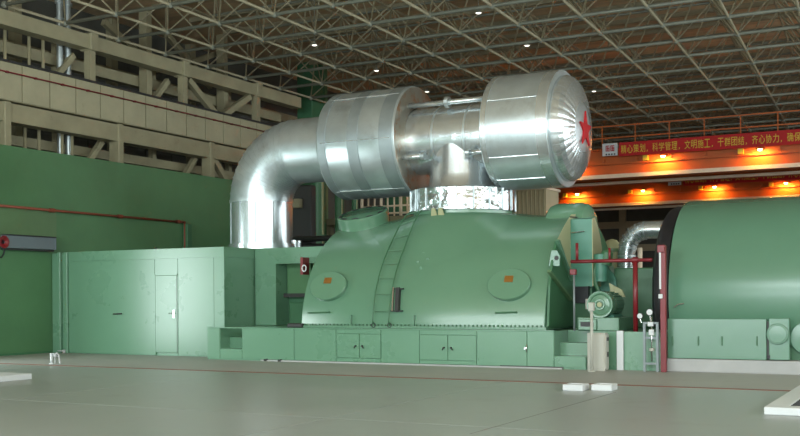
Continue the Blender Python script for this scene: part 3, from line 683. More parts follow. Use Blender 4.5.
# right drum with dome
d2 = MB().lathe([(DR0, RT_ - 0.02), (DR0, RD - 0.02), (DR0 + 0.02, RD), (DR1 - 0.02, RD), (DR1, RD - 0.02), (DR1, 1.15)], (0, AY, AZ), X, 72).build('right_drum', m_silver, cp)
for a, w in ((DR0 + 0.03, 0.13), (DR1 - 0.28, 0.26)):
    MB().lathe([(a, RD), (a, RD + 0.012), (a + w, RD + 0.012), (a + w, RD)], (0, AY, AZ), X, 72).build('bright_band', m_silver2, d2)
for t in (0.05, 0.55, 1.05, -0.45):
    y, z = AY - (RD + 0.006) * math.cos(t), AZ - (RD + 0.006) * math.sin(t)
    MB().box(DR0 + 0.16, DR1 - 0.28, y - 0.006, y + 0.02, z - 0.008, z + 0.008).build('lap_seam', m_silver2, d2)
NPET = 36; RDm = 1.24; prof = [(0.0, RDm), (0.10, RDm), (0.20, RDm - 0.05), (0.28, RDm - 0.16), (0.352, RDm - 0.38), (0.405, RDm - 0.66)]
pet = MB(); w = PI / NPET * 0.985; vs = []
for h, r in prof:
    for k in range(4):
        t = -w + 2 * w * k / 3; b = 0.004 if k in (1, 2) else -0.001
        vs.append((h + b * 0.7, r * math.cos(t) + b * 0.5, r * math.sin(t)))
pet.add(vs, [(i * 4 + k, i * 4 + k + 1, i * 4 + k + 5, i * 4 + k + 4) for i in range(len(prof) - 1) for k in range(3)], False)
pm = pet.mesh('dome_petal'); pm.materials.append(m_silver2)
dome = MB().lathe([(0.0, RDm - 0.01), (0.10, RDm - 0.012), (0.19, RDm - 0.06), (0.27, RDm - 0.17), (0.345, RDm - 0.39), (0.40, RDm - 0.66), (0.452, 0.3), (0.456, 0)], (DR1, AY, AZ), X, 72).build('dome', m_silver, cp)
for k in range(NPET):
    o = mk('dome_petal', pm, None, dome); o.matrix_parent_inverse = Matrix()
    o.matrix_basis = Matrix.Translation((DR1, AY, AZ)) @ Matrix.Rotation(2 * PI * k / NPET, 4, 'X')
star = []
for k in range(10):
    r = 0.44 if k % 2 == 0 else 0.175; t = PI / 2 + k * PI / 5
    star.append((DR1 + 0.452, AY + r * math.cos(t), AZ - 0.06 + r * math.sin(t)))
MB().poly(star, 0.03, (1, 0, 0)).build('red_star', m_star, dome)
# small neighbour pipe by the plinth
q = PY(294.5, 244, 24.3)
sp = thing('stub_pipe', (q.x, 24.3, CT), 'short silver stub pipe right of the vertical silver leg', 'pipe')
MB().lathe([(CT, 0.19), (CT + 0.22, 0.19)], (q.x, 24.3, 0), (0, 0, 1), 20).build('body', m_silver, sp)
MB().lathe([(CT + 0.22, 0.0), (CT + 0.22, 0.21), (CT + 0.27, 0.21), (CT + 0.27, 0)], (q.x, 24.3, 0), (0, 0, 1), 20).build('cap', m_silver2, sp)

# ================================================================== GENERATOR
GX0 = PY(668, 320, 21.0).x; GX1 = 8.0; GY, GZ, GR = 23.0, 1.5, 2.04
gn = thing('generator', (0, GY, 0), 'big green barrel generator beside the red post', 'generator')
sA = math.asin((GZ - 0.30) / GR)
mb = MB().lathe([(GX0, 0.0), (GX0, GR - 0.06), (GX0 + 0.02, GR - 0.02), (GX0 + 0.06, GR), (GX1, GR), (GX1, 0)], (0, GY, GZ), X, 96, True, -sA, PI + sA, (0, 1, 0))
mb.build('barrel', m_gen, gn)
SKY = 20.88
def gx(px): return PY(px, 340, SKY).x
MB().box(GX0 + 0.02, GX1, SKY + 0.25, 25.0, 0.26, 1.1).build('lower_body', m_dgreen, gn)
sk = MB().bevbox(gx(667.5), gx(766.5), SKY, SKY + 0.3, 0.26, 1.05, 0.012, 2).build('side_skirt', m_gen, gn)
for px in (672.5, 698.5, 722, 757): 
    z = PY(px, 341, SKY).z; MB().bevbox(gx(px) - 0.014, gx(px) + 0.014, SKY - 0.02, SKY, z - 0.09, z + 0.09, 0.005, 1).build('skirt_latch', m_dgreen, sk)
nb_ = MB().bevbox(gx(769), gx(789.5), SKY - 0.02, SKY + 0.28, 0.27, 1.06, 0.012, 2).build('end_box', m_gen, gn)
c = PY(778, 334, SKY - 0.03)
MB().lathe([(0, 0.20), (0.07, 0.20), (0.085, 0.185), (0.085, 0.17), (0.095, 0.16), (0.1, 0)], (c.x, SKY - 0.02, c.z), (0, -1, 0), 36).build('round_cover', m_gen, nb_)
MB().box(gx(767), gx(769.5), SKY + 0.0, SKY + 0.1, 0.30, 1.0).build('joint_gap', m_dark, gn)
MB().box(gx(767.3), gx(770.3), SKY - 0.03, SKY, 0.29, 0.36).build('black_block', m_black, gn)
c = PY(805, 338, SKY + 0.2)
MB().lathe([(0, 0.32), (0.10, 0.32), (0.12, 0.3), (0.14, 0)], (c.x + 0.05, SKY + 0.25, c.z), (0, -1, 0), 36).build('round_cover', m_gen, gn)
MB().bevbox(GX0 + 0.0, GX1, SKY - 0.05, 25.1, 0, 0.255, 0.01, 1).build('concrete_plinth', m_conc, gn)
for px, py in ((675.5, 305.5), (680, 303.5)):
    pass
MB().path([PY(x, y, 20.9) for x, y in ((674, 307.5), (678, 304.5), (684, 303.5))], 0.012, 6).build('grab_handle', m_chrome, gn)
# black end shield at the generator's near end
bs = thing('end_shield', (GX0 - 0.2, GY, 0.8), 'black round end shield at the generator end', 'end shield')
MB().lathe([(GX0 - 0.40, 0.3), (GX0 - 0.40, GR - 0.40), (GX0 - 0.37, GR - 0.25), (GX0 - 0.30, GR - 0.15), (GX0 - 0.2, GR - 0.10), (GX0 - 0.03, GR - 0.10), (GX0 - 0.03, 0.3)], (0, GY, GZ), X, 72, True, -0.36, PI + 0.36, (0, 1, 0)).build('ring', m_black, bs)
for k in range(9):
    t = -0.2 + (PI + 0.4) * k / 8; MB().tube((GX0 - 0.44, GY + 1.5 * math.cos(t), GZ + 1.5 * math.sin(t)), (GX0 - 0.395, GY + 1.5 * math.cos(t), GZ + 1.5 * math.sin(t)), 0.05, 6).build('bolt', m_dark, bs)

# ================================================================== BETWEEN CASING AND GENERATOR
# motor on its base
mc = PY(602, 304.5, 21.3)
mo = thing('electric_motor', (mc.x, 21.6, BT), 'green electric motor with round end facing the viewer', 'motor')
MB().lathe([(0.0, 0.0), (0.0, 0.06), (-0.03, 0.08), (-0.03, 0.11), (0.0, 0.12), (0.02, 0.20), (-0.01, 0.22), (-0.02, 0.24), (-0.02, 0.275), (0.02, 0.285), (0.25, 0.285), (0.28, 0.27)], (mc.x, 21.15, mc.z), (0, 1, 0), 40).build('fan_cover', m_casing, mo)
MB().lathe([(0.28, 0.25), (0.95, 0.25), (0.97, 0.2), (0.97, 0)], (mc.x, 21.15, mc.z), (0, 1, 0), 40).build('body', m_casing, mo)
for k in range(18):
    t = 2 * PI * k / 18; c, s = math.cos(t), math.sin(t)
    MB().bar((mc.x + 0.262 * c, 21.45, mc.z + 0.262 * s), (mc.x + 0.262 * c, 22.05, mc.z + 0.262 * s), 0.012, 0.03, (c, 0, s)).build('cooling_fin', m_casing, mo)
MB().lathe([(0, 0.0), (0, 0.05), (0.06, 0.05)], (mc.x, 21.11, mc.z), (0, 1, 0), 16).build('shaft_end', m_creamg, mo)
MB().bevbox(mc.x - 0.38, mc.x - 0.24, 21.35, 21.7, mc.z - 0.1, mc.z + 0.12, 0.01, 1).build('terminal_box', m_greyb, mo)
MB().box(mc.x - 0.22, mc.x + 0.22, 21.4, 22.05, BT + 0.28, mc.z - 0.22).build('foot', m_teal, mo)
m0, m1 = PY(577, 325, 21.05).x, PY(619, 325, 21.05).x
mt = thing('motor_base', ((m0 + m1) / 2, 21.4, BT), 'green box base carrying the electric motor', 'machine base')
MB().bevbox(m0, m1, 21.05, 22.2, BT + 0.002, BT + 0.28, 0.015, 1).build('body', m_casing, mt)
w0, w1 = PY(579, 325, 21.04).x, PY(597, 325, 21.04).x
MB().bevbox(w0, w1, 20.99, 21.06, BT + 0.02, BT + 0.25, 0.012, 1).build('front_frame', m_casing, mt)
MB().box(w0 + 0.05, w1 - 0.06, 20.985, 21.0, BT + 0.09, BT + 0.19).build('window', m_dark, mt)
# dark green housing and pipes behind the motor
h0, h1 = PY(600, 290, 23.2).x, PY(644, 290, 23.2).x
dh = thing('coupling_housing', (-6, 23.4, BT), 'dark green coupling housing behind the electric motor', 'housing')
MB().bevbox(-6.75, GX0 - 0.46, 23.1, 24.6, BT + 0.002, PY(620, 268, 23.1).z, 0.03, 2).build('body', m_dgreen, dh)
MB().poly([(-7.3, 23.05, BT + 0.1), (-6.6, 23.05, BT + 0.1), (-6.7, 23.05, 1.9), (-6.95, 23.05, 2.3), (-7.2, 23.05, 2.2)], 0.4, (0, 1, 0)).build('gusset_plate', m_teal, dh)
c = PY(601, 268, 22.6)
MB().lathe([(-0.3, 0.16), (0.3, 0.16), (0.32, 0.1), (0.32, 0.0)], (c.x, 22.6, c.z), (0, 0, 1), 20).build('valve_body', m_teal, dh)
c = PY(605, 258, 22.6); MB().lathe([(0, 0), (0, 0.15), (0.28, 0.13), (0.34, 0.05), (0.34, 0)], (c.x, 22.6, c.z - 0.15), (0.2, 0, 1), 20).build('actuator', m_dgreen, dh)
MB().path([PY(x, y, 22.5) for x, y in ((597, 262), (594, 272), (596, 285), (600, 294))], 0.05, 8).build('oil_pipe', m_dgreen, dh)
MB().poly([PY(609, 283, 22.4), PY(622, 290, 22.4), PY(625, 297, 22.4), PY(611, 296, 22.4)], 0.05, (0, 1, 0)).build('name_plate', m_creamg, dh)
c = PY(612, 250, 25.9)
gv = thing('green_vessel', (c.x, 25.9, BT), 'pale green rounded vessel behind the casing end', 'vessel')
MB().lathe([(BT - c.z + 0.002, 0.20), (0.0, 0.24), (0.16, 0.20), (0.25, 0.12), (0.28, 0.0)], (c.x, 25.9, c.z), (0, 0, 1), 24).build('body', m_creamg, gv)
MB().lathe([(-0.05, 0.22), (-0.05, 0.28), (0.03, 0.28), (0.03, 0.22)], (c.x, 25.9, c.z), (0, 0, 1), 24).build('flange', m_wallg2, gv)
# silver elbow pipe behind
ys = 25.6
pts = [PY(x, y, ys) for x, y in ((626, 300), (626, 268), (626.5, 252), (629, 242), (634, 235), (641, 231), (649, 230), (672, 229.5))]
se = thing('insulated_elbow', (pts[0].x, ys, 0.8), 'silver insulated pipe elbow behind red pipe and black shield', 'pipe')
fine = []
for i in range(len(pts) - 1):
    for k in range(4): fine.append(pts[i].lerp(pts[i + 1], k / 4))
fine.append(pts[-1])
MB().path(fine, 0.22, 20).build('pipe_run', m_silver2, se)
for i in range(4, len(fine) - 4, 3):
    d_ = (fine[i + 1] - fine[i - 1]).normalized(); MB().lathe([(-0.02, 0.222), (-0.02, 0.232), (0.02, 0.232), (0.02, 0.222)], fine[i], d_, 20).build('band', m_silver, se)
q = PY(640, 262, 25.9)
MB().tube((q.x, 25.9, 0.8), (q.x, 25.9, 2.7), 0.06, 10).build('side_pipe', m_flange, se)
# red pipe frame
ry = 20.95
rz = PY(600, 261, ry).z
p = PY(635.5, 300, ry)
rp_ = thing('red_pipe_frame', (p.x, ry, BT), 'red pipe frame standing between casing and generator', 'pipe')
a, b = PY(571, 263, ry), PY(652, 258, ry)
MB().tube((a.x, ry, rz), (b.x, ry, rz), 0.038, 10).build('horizontal_pipe', m_red, rp_)
MB().tube((p.x, ry, BT + 0.0), (p.x, ry, rz + 0.06), 0.05, 10).build('upright', m_red, rp_)
q = PY(577, 252, ry); MB().tube((q.x, ry, rz), (q.x, ry, PY(577, 243, ry).z), 0.032, 8).build('short_upright', m_red, rp_)
q = PY(609.5, 252, ry); MB().tube((q.x, ry, rz), (q.x, ry, PY(609, 248, ry).z), 0.025, 8).build('short_upright', m_red, rp_)
MB().lathe([(-0.06, 0.06), (0.06, 0.06)], (p.x, ry, rz), X, 10).build('tee', m_red, rp_)
q = PY(574, 272, ry); MB().bevbox(q.x - 0.08, q.x + 0.05, ry - 0.05, ry + 0.05, q.z - 0.06, q.z + 0.06, 0.01, 1).build('sensor_head', m_red, rp_)
MB().tube((q.x, ry, BT), (q.x, ry, q.z), 0.022, 8).build('thin_conduit', m_rack, rp_)
# red square post
RY = 20.62
p = PY(663.5, 300, RY)
zt = PY(661, 246, RY).z
rpost = thing('red_post', (p.x, RY, 0), 'tall red square post left of the generator', 'post')
MB().bevbox(p.x - 0.055, p.x + 0.055, RY - 0.05, RY + 0.05, 0, zt, 0.008, 1).build('shaft', m_red, rpost)
MB().bevbox(p.x - 0.10, p.x + 0.05, RY - 0.09, RY + 0.06, zt - 0.13, zt + 0.02, 0.012, 1).build('head_box', m_red, rpost)
MB().box(p.x - 0.065, p.x - 0.03, RY - 0.07, RY - 0.05, zt - 0.85, zt - 0.13).build('conduit', m_white, rpost)
z = PY(661, 296, RY).z; MB().bevbox(p.x - 0.08, p.x + 0.0, RY - 0.09, RY - 0.05, z - 0.05, z + 0.04, 0.008, 1).build('junction', m_white, rpost)
# grey gauge rack
KY = 20.62
k0, k1 = PY(643.5, 345, KY).x, PY(658.5, 345, KY).x; kz = PY(650, 322, KY).z
rk = thing('gauge_rack', ((k0 + k1) / 2, KY, 0), 'grey steel gauge rack standing beside the red post', 'rack')
for x in (k0 + 0.02, k1 - 0.02): MB().box(x - 0.025, x + 0.025, KY - 0.02, KY + 0.03, 0, kz).build('leg', m_rack, rk)
for z in (kz - 0.02, 0.67, 0.16): MB().box(k0, k1, KY - 0.025, KY + 0.03, z - 0.02, z + 0.02).build('crossbar', m_rack, rk)
mid = (k0 + k1) / 2
MB().tube((mid + 0.02, KY - 0.02, 0.2), (mid + 0.02, KY - 0.02, kz + 0.1), 0.012, 8).build('tube', m_chrome, rk)
MB().lathe([(-0.03, 0.05), (0.03, 0.05)], (mid + 0.02, KY - 0.02, 0.44), (0, 0, 1), 12).build('valve', m_greyb, rk)
MB().bevbox(mid - 0.03, mid + 0.07, KY - 0.07, KY - 0.01, 0.72, 0.84, 0.01, 1).build('manifold', m_white, rk)
MB().bevbox(mid - 0.05, mid + 0.06, KY - 0.07, KY - 0.01, 0.90, 0.99, 0.01, 1).build('manifold', m_white, rk)
for px, py, r in ((639.8, 316, 0.06), (649.5, 312.2, 0.068)):
    c = PY(px, py, KY)
    ga = MB().lathe([(0.06, 0), (0.06, r), (0, r), (-0.005, r - 0.008)], (c.x, KY, c.z), (0, 1, 0), 24).build('gauge', m_dark, rk)
    MB().lathe([(0, r - 0.008), (-0.002, 0)], (c.x, KY - 0.003, c.z), (0, 1, 0), 24).build('dial', m_white, ga)
    MB().tube((c.x, KY + 0.02, c.z - r), (c.x + 0.02, KY + 0.02, kz - 0.02), 0.012, 6).build('gauge_stem', m_chrome, ga)
# white board, grey cabinet, thin white post
WY = YF + 0.24
a, b = PY(617, 350, WY - 0.03).x, PY(623.6, 350, WY - 0.03).x
tag(MB().bevbox(a, b, WY - 0.06, WY, 0.0, 0.80, 0.006, 1).build('white_board', m_white), 'narrow white board leaning flat against the green platform side', 'board')
CBY = 20.35
a, b = PY(587.2, 350, CBY).x, PY(604.8, 350, CBY).x
zc_ = PY(596, 333, CBY).z
kb = thing('control_cabinet', ((a + b) / 2, CBY + 0.2, 0), 'beige grey control cabinet beside the platform steps', 'cabinet')
MB().bevbox(a, b, CBY, CBY + 0.48 - 0.25, 0, zc_, 0.012, 2).build('body', m_greyb, kb)
MB().bevbox(a + 0.02, b - 0.02, CBY - 0.012, CBY + 0.01, 0.05, zc_ - 0.03, 0.006, 1).build('front_panel', m_greyb, kb)
sd = MB().bevbox(b + 0.0, b + 0.02, CBY + 0.02, CBY + 0.21, 0.04, zc_ - 0.03, 0.006, 1).build('side_door', m_greyb, kb)
MB().box(b + 0.02, b + 0.035, CBY + 0.08, CBY + 0.16, zc_ - 0.16, zc_ - 0.09).build('label_plate', m_dark, sd)
MB().box(b + 0.02, b + 0.04, CBY + 0.1, CBY + 0.13, zc_ - 0.48, zc_ - 0.38).build('latch', m_dark, sd)
p = PZ(592, 371.7); zt = PY(591.5, 302.5, p.y).z
wp = thing('white_post', (p.x, p.y, 0), 'thin pale post with small head in front of cabinet', 'post')
MB().tube((p.x, p.y, 0), (p.x, p.y, zt - 0.1), 0.03, 10).build('shaft', m_greyb, wp)
MB().bevbox(p.x - 0.055, p.x + 0.055, p.y - 0.05, p.y + 0.05, zt - 0.17, zt, 0.012, 1).build('head', m_greyb, wp)
MB().lathe([(0, 0.07), (0.02, 0.07), (0.03, 0.03)], (p.x, p.y, 0), (0, 0, 1), 12).build('foot', m_greyb, wp)

# ================================================================== FLOOR ITEMS
def curb(name, x0, x1, y0, y1, h, t, m, label, cat, group=None):
    r = thing(name, ((x0 + x1) / 2, (y0 + y1) / 2, 0), label, cat, group)
    for a in ((x0, x1, y0, y0 + t), (x0, x1, y1 - t, y1), (x0, x0 + t, y0 + t, y1 - t), (x1 - t, x1, y0 + t, y1 - t)):
        MB().bevbox(a[0], a[1], a[2], a[3], 0.001, h, 0.008, 1).build('side', m, r)
    return r
for k, (a, b) in enumerate(((562.5, 584), (591.2, 612.8))):
    p, q = PZ(a, 390.6), PZ(b, 391)
    r = curb('white_curb', p.x, q.x, p.y, p.y + 0.34, 0.1, 0.05, m_white, ('left' if k == 0 else 'right') + ' one of two small white open curbs on the floor', 'curb', 'small white curbs')
    MB().box(p.x + 0.05, q.x - 0.05, p.y + 0.05, p.y + 0.29, 0.002, 0.085).build('cover_plate', m_conc, r)
p = PZ(763.8, 414.7); q = PZ(784.5, 384.3, 0.1)
r = curb('white_pit_curb', p.x, p.x + 3.0, p.y, q.y, 0.1, 0.27, m_white, 'large white curb around a dark floor pit at the right', 'curb')
MB().box(p.x + 0.27, p.x + 2.73, p.y + 0.27, q.y - 0.27, 0.0015, 0.07).build('pit_cover', m_joint, r)
for k in range(20):
    y = p.y + 0.33 + k * (q.y - p.y - 0.66) / 19
    MB().box(p.x + 0.27, p.x + 2.73, y - 0.02, y + 0.02, 0.07, 0.09).build('grating_bar', m_dark, r)
MB().box(p.x + 0.27, p.x + 2.73, q.y - 0.275, q.y - 0.26, 0.07, 0.095).build('inner_red_strip', m_dred, r)
p = PZ(32, 379.2); 
r = curb('white_floor_curb', p.x - 3.2, p.x, p.y - 3.6, p.y, 0.11, 0.7, m_white, 'white raised floor curb at the left edge', 'curb')
MB().box(p.x - 2.5, p.x - 0.7, p.y - 2.9, p.y - 0.7, 0.0015, 0.03).build('pit_cover', m_conc, r)
for (ax_, ay_), (bx2, by2) in (((470, 434), (616, 392.2)),):
    a, b = PZ(ax_, ay_), PZ(bx2, by2); MB().bar((a.x, a.y, 0.0005), (b.x, b.y, 0.0005), 0.014, 0.003).build('floor_joint', m_seam, fl)
p = PZ(51.5, 364)
tag(MB().tube((p.x, p.y, 0), (p.x, p.y, 0.235), 0.03, 12).tube((p.x, p.y, 0.22), (p.x, p.y, 0.25), 0.037, 12).tube((p.x, p.y, 0), (p.x, p.y, 0.02), 0.06, 12).build('floor_pin', m_white), 'white straight pin standing on the floor near left wall', 'pin')
p = PZ(57, 363.5)
fp = thing('floor_tap', (p.x, p.y, 0), 'small forked steel floor fitting right of the white pin', 'fitting')
MB().path([(p.x - 0.05, p.y, 0), (p.x - 0.05, p.y, 0.2), (p.x, p.y, 0.25), (p.x + 0.06, p.y, 0.2), (p.x + 0.1, p.y, 0)], 0.022, 8).build('loop', m_conc, fp)
MB().bevbox(p.x - 0.09, p.x + 0.0, p.y - 0.04, p.y + 0.04, 0.15, 0.24, 0.01, 1).build('head', m_conc, fp)
p = PZ(67, 353)
MBp = MB().tube((p.x - 0.25, p.y - 0.1, 0.06), (p.x, p.y - 0.1, 0.06), 0.02, 8).tube((p.x, p.y - 0.1, 0), (p.x, p.y - 0.1, 0.1), 0.04, 8)
tag(MBp.build('floor_nozzle', m_conc), 'small grey nozzle on the floor at the cabin corner', 'nozzle')

# ================================================================== CRANES
def crane(k, Yc, Zb, label, lamp_px, lamp_py, y_axis_back, banner_px, sign_px):
    c = thing('bridge_crane', (-8, Yc, Zb), label, 'crane', 'orange bridge cranes')
    x0, x1 = -23.95, XR - 0.6; H = 1.25
    MB().box(x0, x1, Yc + 0.25, Yc + 0.95, Zb + 0.02, Zb + H).build('front_girder', m_orange, c)
    MB().box(x0, x1, Yc - 0.02, Yc + 1.1, Zb - 0.04, Zb + 0.02).build('front_flange', m_orange, c)
    MB().box(x0, x1, Yc - 0.06, Yc - 0.02, Zb - 0.07, Zb + 0.11).build('front_edge', m_flange, c)
    MB().box(x0, x1, Yc + 0.10, Yc + 0.25, Zb + 0.58, Zb + 0.64).build('web_stiffener', m_orange, c)
    MB().box(x0, x1, Yc + 2.6, Yc + 3.3, Zb + 0.02, Zb + H).build('rear_girder', m_orange, c)
    MB().box(x0, x1, Yc + 2.45, Yc + 3.45, Zb - 0.04, Zb + 0.02).build('rear_flange', m_orange, c)
    MB().box(x0, x1, Yc + 2.40, Yc + 2.45, Zb - 0.10, Zb + 0.03).build('rear_edge', m_flange, c)
    MB().box(x0, x1, Yc - 0.05, Yc + 1.0, Zb + H, Zb + H + 0.05).build('walkway', m_orange, c)
    MB().box(x0, x0 + 0.5, Yc - 0.2, Yc + 3.4, Zb + 0.1, Zb + H).build('end_carriage', m_orange, c)
    MB().box(x1 - 0.5, x1, Yc - 0.2, Yc + 3.4, Zb + 0.1, Zb + H).build('end_carriage', m_orange, c)
    n = 26
    for i in range(n):
        x = x0 + 0.2 + i * (x1 - x0 - 0.4) / (n - 1)
        MB().box(x - 0.025, x + 0.025, Yc - 0.05, Yc, Zb + H, Zb + H + 1.1).build('rail_post', m_orange, c)
        MB().box(x - 0.06, x + 0.06, Yc + 0.10, Yc + 0.25, Zb + 0.72, Zb + 0.86).build('bracket', m_orange, c)
    for z in (0.55, 1.1): MB().box(x0, x1, Yc - 0.045, Yc - 0.005, Zb + H + z - 0.03, Zb + H + z + 0.03).build('handrail', m_orange, c)
    for px in lamp_px:
        q = PY(px, lamp_py, Yc - 0.05)
        z = Zb + 0.80
        lp = MB().bevbox(q.x - 0.14, q.x + 0.14, Yc - 0.14, Yc + 0.25, z, z + 0.07, 0.02, 1).build('lamp_housing', m_orange, c)
        MB().lathe([(-0.07, 0.0), (-0.06, 0.07), (0, 0.10)], (q.x, Yc - 0.04, z), (0, 0, 1), 16).build('lamp_bulb', m_lamp, lp)
        MB().bevbox(q.x - 0.95, q.x - 0.72, Yc + 0.02, Yc + 0.25, z - 0.14, z + 0.1, 0.01, 1).build('ballast_box', m_yellow, c)
        l = bpy.data.lights.new('crane_lamp_light', 'AREA'); l.shape = 'RECTANGLE'; l.size = 0.8; l.size_y = 0.12; l.energy = LAMPW; l.color = (1.0, 0.42, 0.06)
        o = bpy.data.objects.new('crane_lamp_light', l); COL.objects.link(o); o.location = (q.x, Yc - 0.20, z - 0.1); o.rotation_euler = (0.55, 0, 0); o.parent = c; o.matrix_parent_inverse = Matrix.Translation(-c.location)
    return c
LAMPW = 55
Z1 = 7.0
d_ = ray(700, 171.2); t = (Z1 - EYE) / d_.z; Y1 = d_.y * t + 0.06
d_ = ray(700, 201.0); t = (Z1 - EYE) / d_.z; Y2 = d_.y * t + 0.06
c1 = crane(0, Y1, Z1, 'nearer orange bridge crane carrying the long red slogan banner', (469, 566, 663, 760, 857), 159, 0, 0, 0)
c2 = crane(1, Y2, Z1, 'farther orange bridge crane, lower in view behind the nearer', (505, 577, 643, 714.5, 786), 190, 0, 0, 0)
def text(name, s, m, parent, x, y, z, hgt, width=None):
    cu = bpy.data.curves.new(name, 'FONT'); cu.body = s; cu.size = 1.0; cu.extrude = 0.004; cu.resolution_u = 2
    o = bpy.data.objects.new(name + '_tmp', cu); COL.objects.link(o)
    dg = bpy.context.evaluated_depsgraph_get(); dg.update()
    me = bpy.data.meshes.new_from_object(o.evaluated_get(dg)); bpy.data.objects.remove(o)
    xs_ = [v.co.x for v in me.vertices]; ys_ = [v.co.y for v in me.vertices]
    if not xs_: return None
    sx = (width / (max(xs_) - min(xs_))) if width else hgt / (max(ys_) - min(ys_)); sz = hgt / (max(ys_) - min(ys_)); mx, my = min(xs_), min(ys_)
    for v in me.vertices: v.co = Vector((x + (v.co.x - mx) * sx, y - v.co.z, z + (v.co.y - my) * sz))
    me.materials.clear(); me.materials.append(m)
    return mk(name, me, m, parent)
for k, (Yc, s, xpx, signpx) in enumerate(((Y1, '精心策划，科学管理，文明施工，干群团结，齐心协力，确保', 619, (602.5, 617.5)), (Y2, '精心策划，科学管理，文明施工，干群团结，齐心协力，确保', 683, (668, 681)))):
    yb = Yc - 0.09
    if k == 0: zt, zb = PY(700, 136.6, yb).z, PY(700, 150.8, yb).z
    else: zb = Z1 + 1.25 - 0.30; zt = zb + 0.72
    xs0 = PY(xpx, 150, yb).x
    bn_ = thing('slogan_banner', (xs0 + 6, yb, zb), ['red banner with yellow characters on the nearer crane railing', 'red banner mostly hidden on the farther crane railing'][k], 'banner', 'crane banners')
    MB().box(xs0, 14.0, yb - 0.008, yb + 0.008, zb, zt).build('cloth', m_banner, bn_)
    chw = (PY(786.8, 140, Y1).x - PY(621, 140, Y1).x) / 25.0
    for ci, ch in enumerate(s):
        if ch == '，': text('character', ch, m_yellow, bn_, xs0 + 0.12 + ci * chw, yb - 0.012, zb + (zt - zb) * 0.2, (zt - zb) * 0.14, chw * 0.2)
        else: text('character', ch, m_yellow, bn_, xs0 + 0.1 + ci * chw, yb - 0.012, zb + (zt - zb) * 0.2, (zt - zb) * 0.6, chw * 0.86)
    sa, sb = PY(signpx[0], 150, yb).x, PY(signpx[1], 150, yb).x
    sg = thing('banner_sign', (sa, yb, zb), ['white sign with red marks at the left end of the nearer banner', 'small white sign at the left end of the farther banner'][k], 'sign', 'crane signs')
    MB().box(sa, sb, yb - 0.02, yb + 0.02, zb + 0.06, zt + 0.0).build('board', m_white, sg)
    hh = zt - zb; ww = sb - sa
    rng = random.Random(3)
    for g_ in (0.22, 0.54):
        for (u0, u1, v0, v1) in ((0, .26, .78, .84), (0, .06, .42, .84), (.08, .2, .6, .66), (.1, .16, .42, .76), (.2, .26, .4, .72), (.04, .26, .42, .47)):
            MB().box(sa + (g_ + u0) * ww, sa + (g_ + u1) * ww, yb - 0.028, yb - 0.02, zb + v0 * hh, zb + v1 * hh).build('red_mark', m_star, sg)
    for g_ in (0.22, 0.40, 0.58, 0.76):
        MB().box(sa + g_ * ww, sa + (g_ + 0.1) * ww, yb - 0.028, yb - 0.02, zb + 0.14 * hh, zb + 0.25 * hh).build('dark_mark', m_print, sg)

# ================================================================== FAR BACKGROUND
# white railing and clad store seen below the crossover pipe
ry_ = 33.0
a, b = PY(362, 205, ry_).x, PY(414, 205, ry_).x
zb_, zt_ = PY(390, 216, ry_).z, PY(390, 196, ry_).z
rl = thing('pale_railing', ((a + b) / 2, ry_, zb_), 'pale upright railing on gallery seen below the left drum', 'railing')
for k in range(9):
    x = a + (b - a) * k / 8; MB().tube((x, ry_, zb_), (x, ry_, zt_), 0.035 if k % 3 else 0.06, 8).build('baluster', m_flange, rl)
for z in (zb_ + 0.1, (zb_ + zt_) / 2, zt_): MB().tube((a, ry_, z), (b, ry_, z), 0.035, 8).build('rail', m_flange, rl)
gl = thing('gallery', ((a + b) / 2, ry_ + 1, 0), 'brown gallery deck on posts behind the turbine casing', 'gallery')
MB().box(-21, -11.6, ry_ - 0.2, ry_ + 3, zb_ - 0.25, zb_ - 0.02).build('deck', m_beige, gl)
for x in (-20.5, -17, -14, -11.8): MB().box(x - 0.12, x + 0.12, ry_, ry_ + 0.24, 0, zb_ - 0.25).build('post', m_beige, gl)
MB().box(-21, -11.6, ry_ + 2.9, ry_ + 3.0, 0, zb_ + 0.3).build('rear_screen', m_dwall, gl)
by = 31.5
a, b = PY(512, 200, by).x, PY(546, 200, by).x; zt_ = PY(530, 190, by).z
st = thing('clad_store', ((a + b) / 2, by, 0), 'cream ribbed store box behind the turbine neck', 'store')
MB().box(a, b, by, by + 1.2, 0, zt_).build('body', m_cream, st)
for k in range(8):
    x = a + (b - a) * (k + 0.5) / 8; MB().box(x - 0.015, x + 0.015, by - 0.03, by, 0, zt_).build('rib', m_beige, st)
MB().box(a - 0.05, b + 0.05, by - 0.08, by + 1.25, zt_, zt_ + 0.08).build('roof', m_flange, st)
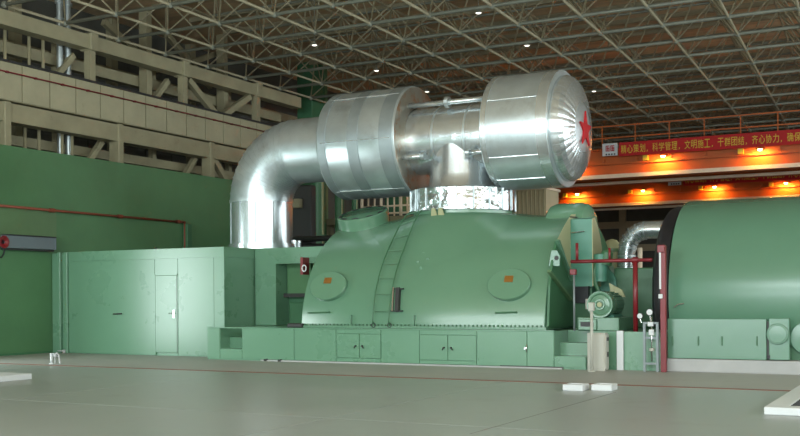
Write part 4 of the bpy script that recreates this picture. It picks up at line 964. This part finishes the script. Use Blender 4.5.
# dark machinery between partition and columns
dk = thing('dark_machinery', (-17.5, 27.5, 0), 'dark machinery block behind the vertical silver pipe', 'machinery')
MB().bevbox(-19.0, -14.2, 27.0, 28.5, 0, 3.15, 0.04, 1).build('body', m_dark, dk)
xa, xb = PY(290, 200, 27.3).x, PY(311, 200, 27.3).x
MB().bevbox(xa, xb, 27.3, 27.6, 3.15, 5.0, 0.03, 1).build('upper_box', m_dark, dk)
xa, xb = PY(294, 200, 27.2).x, PY(301, 200, 27.2).x
MB().bevbox(xa, xb, 27.1, 27.3, PY(297, 208, 27.2).z, PY(297, 199, 27.2).z, 0.01, 1).build('pale_box', m_beige, dk)
MB().tube((-19, 27.0, 3.3), (-14.2, 27.0, 3.3), 0.09, 10).build('pipe', m_dark, dk)
for i, (px, wpx) in enumerate(((319, 15), (339.5, 9.5), (355, 6.5))):
    yy_ = 32.0; q = PY(px, 200, yy_); zc_ = proj(q)[2]; rr = wpx / 2 * zc_ / FPX
    o = MB().lathe([(0, rr), (7.0, rr), (7.1, rr * 0.8), (7.1, 0)], (q.x, yy_, 0), (0, 0, 1), 20).build('green_riser', m_dgreen)
    tag(o, ['thickest of three green upright pipes below the left drum', 'middle of three green upright pipes below the left drum', 'thinnest of three green upright pipes below the left drum'][i], 'pipe', 'green upright pipes')
    MB().lathe([(3.6, rr), (3.6, rr * 1.2), (3.75, rr * 1.2), (3.75, rr)], (q.x, yy_, 0), (0, 0, 1), 20).build('pipe_collar', m_dgreen, o)
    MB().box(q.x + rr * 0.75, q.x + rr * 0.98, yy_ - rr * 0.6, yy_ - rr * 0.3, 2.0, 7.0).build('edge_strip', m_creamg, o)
# small roof lamps hanging from the space frame
for k, (px, py) in enumerate(((478.5, 14), (527, 46.5), (594, 92), (376.5, 71.5), (314.5, 46), (427, 92.5))):
    p = PZ(px, py, ZR - 0.15)
    t = thing('roof_lamp', (p.x, p.y, ZR - 0.2), ['roof lamp above the gap left of the right drum', 'roof lamp just above the right drum', 'roof lamp right of the red star dome', 'roof lamp above the left drum', 'roof lamp beside the tall green column', 'roof lamp between the two silver drums'][k], 'lamp', 'small roof lamps')
    MB().lathe([(0.0, 0.0), (0.0, 0.02), (-0.03, 0.05), (-0.10, 0.11), (-0.105, 0.10)], (p.x, p.y, ZR - 0.02), (0, 0, 1), 16).build('shade', m_truss, t)
    MB().lathe([(-0.10, 0.09), (-0.12, 0.06), (-0.13, 0.0)], (p.x, p.y, ZR - 0.02), (0, 0, 1), 16).build('bulb', m_wlamp, t)
    MB().tube((p.x, p.y, ZR - 0.03), (p.x, p.y, ZR + 1.4), 0.015, 6).build('hanger', m_truss, t)
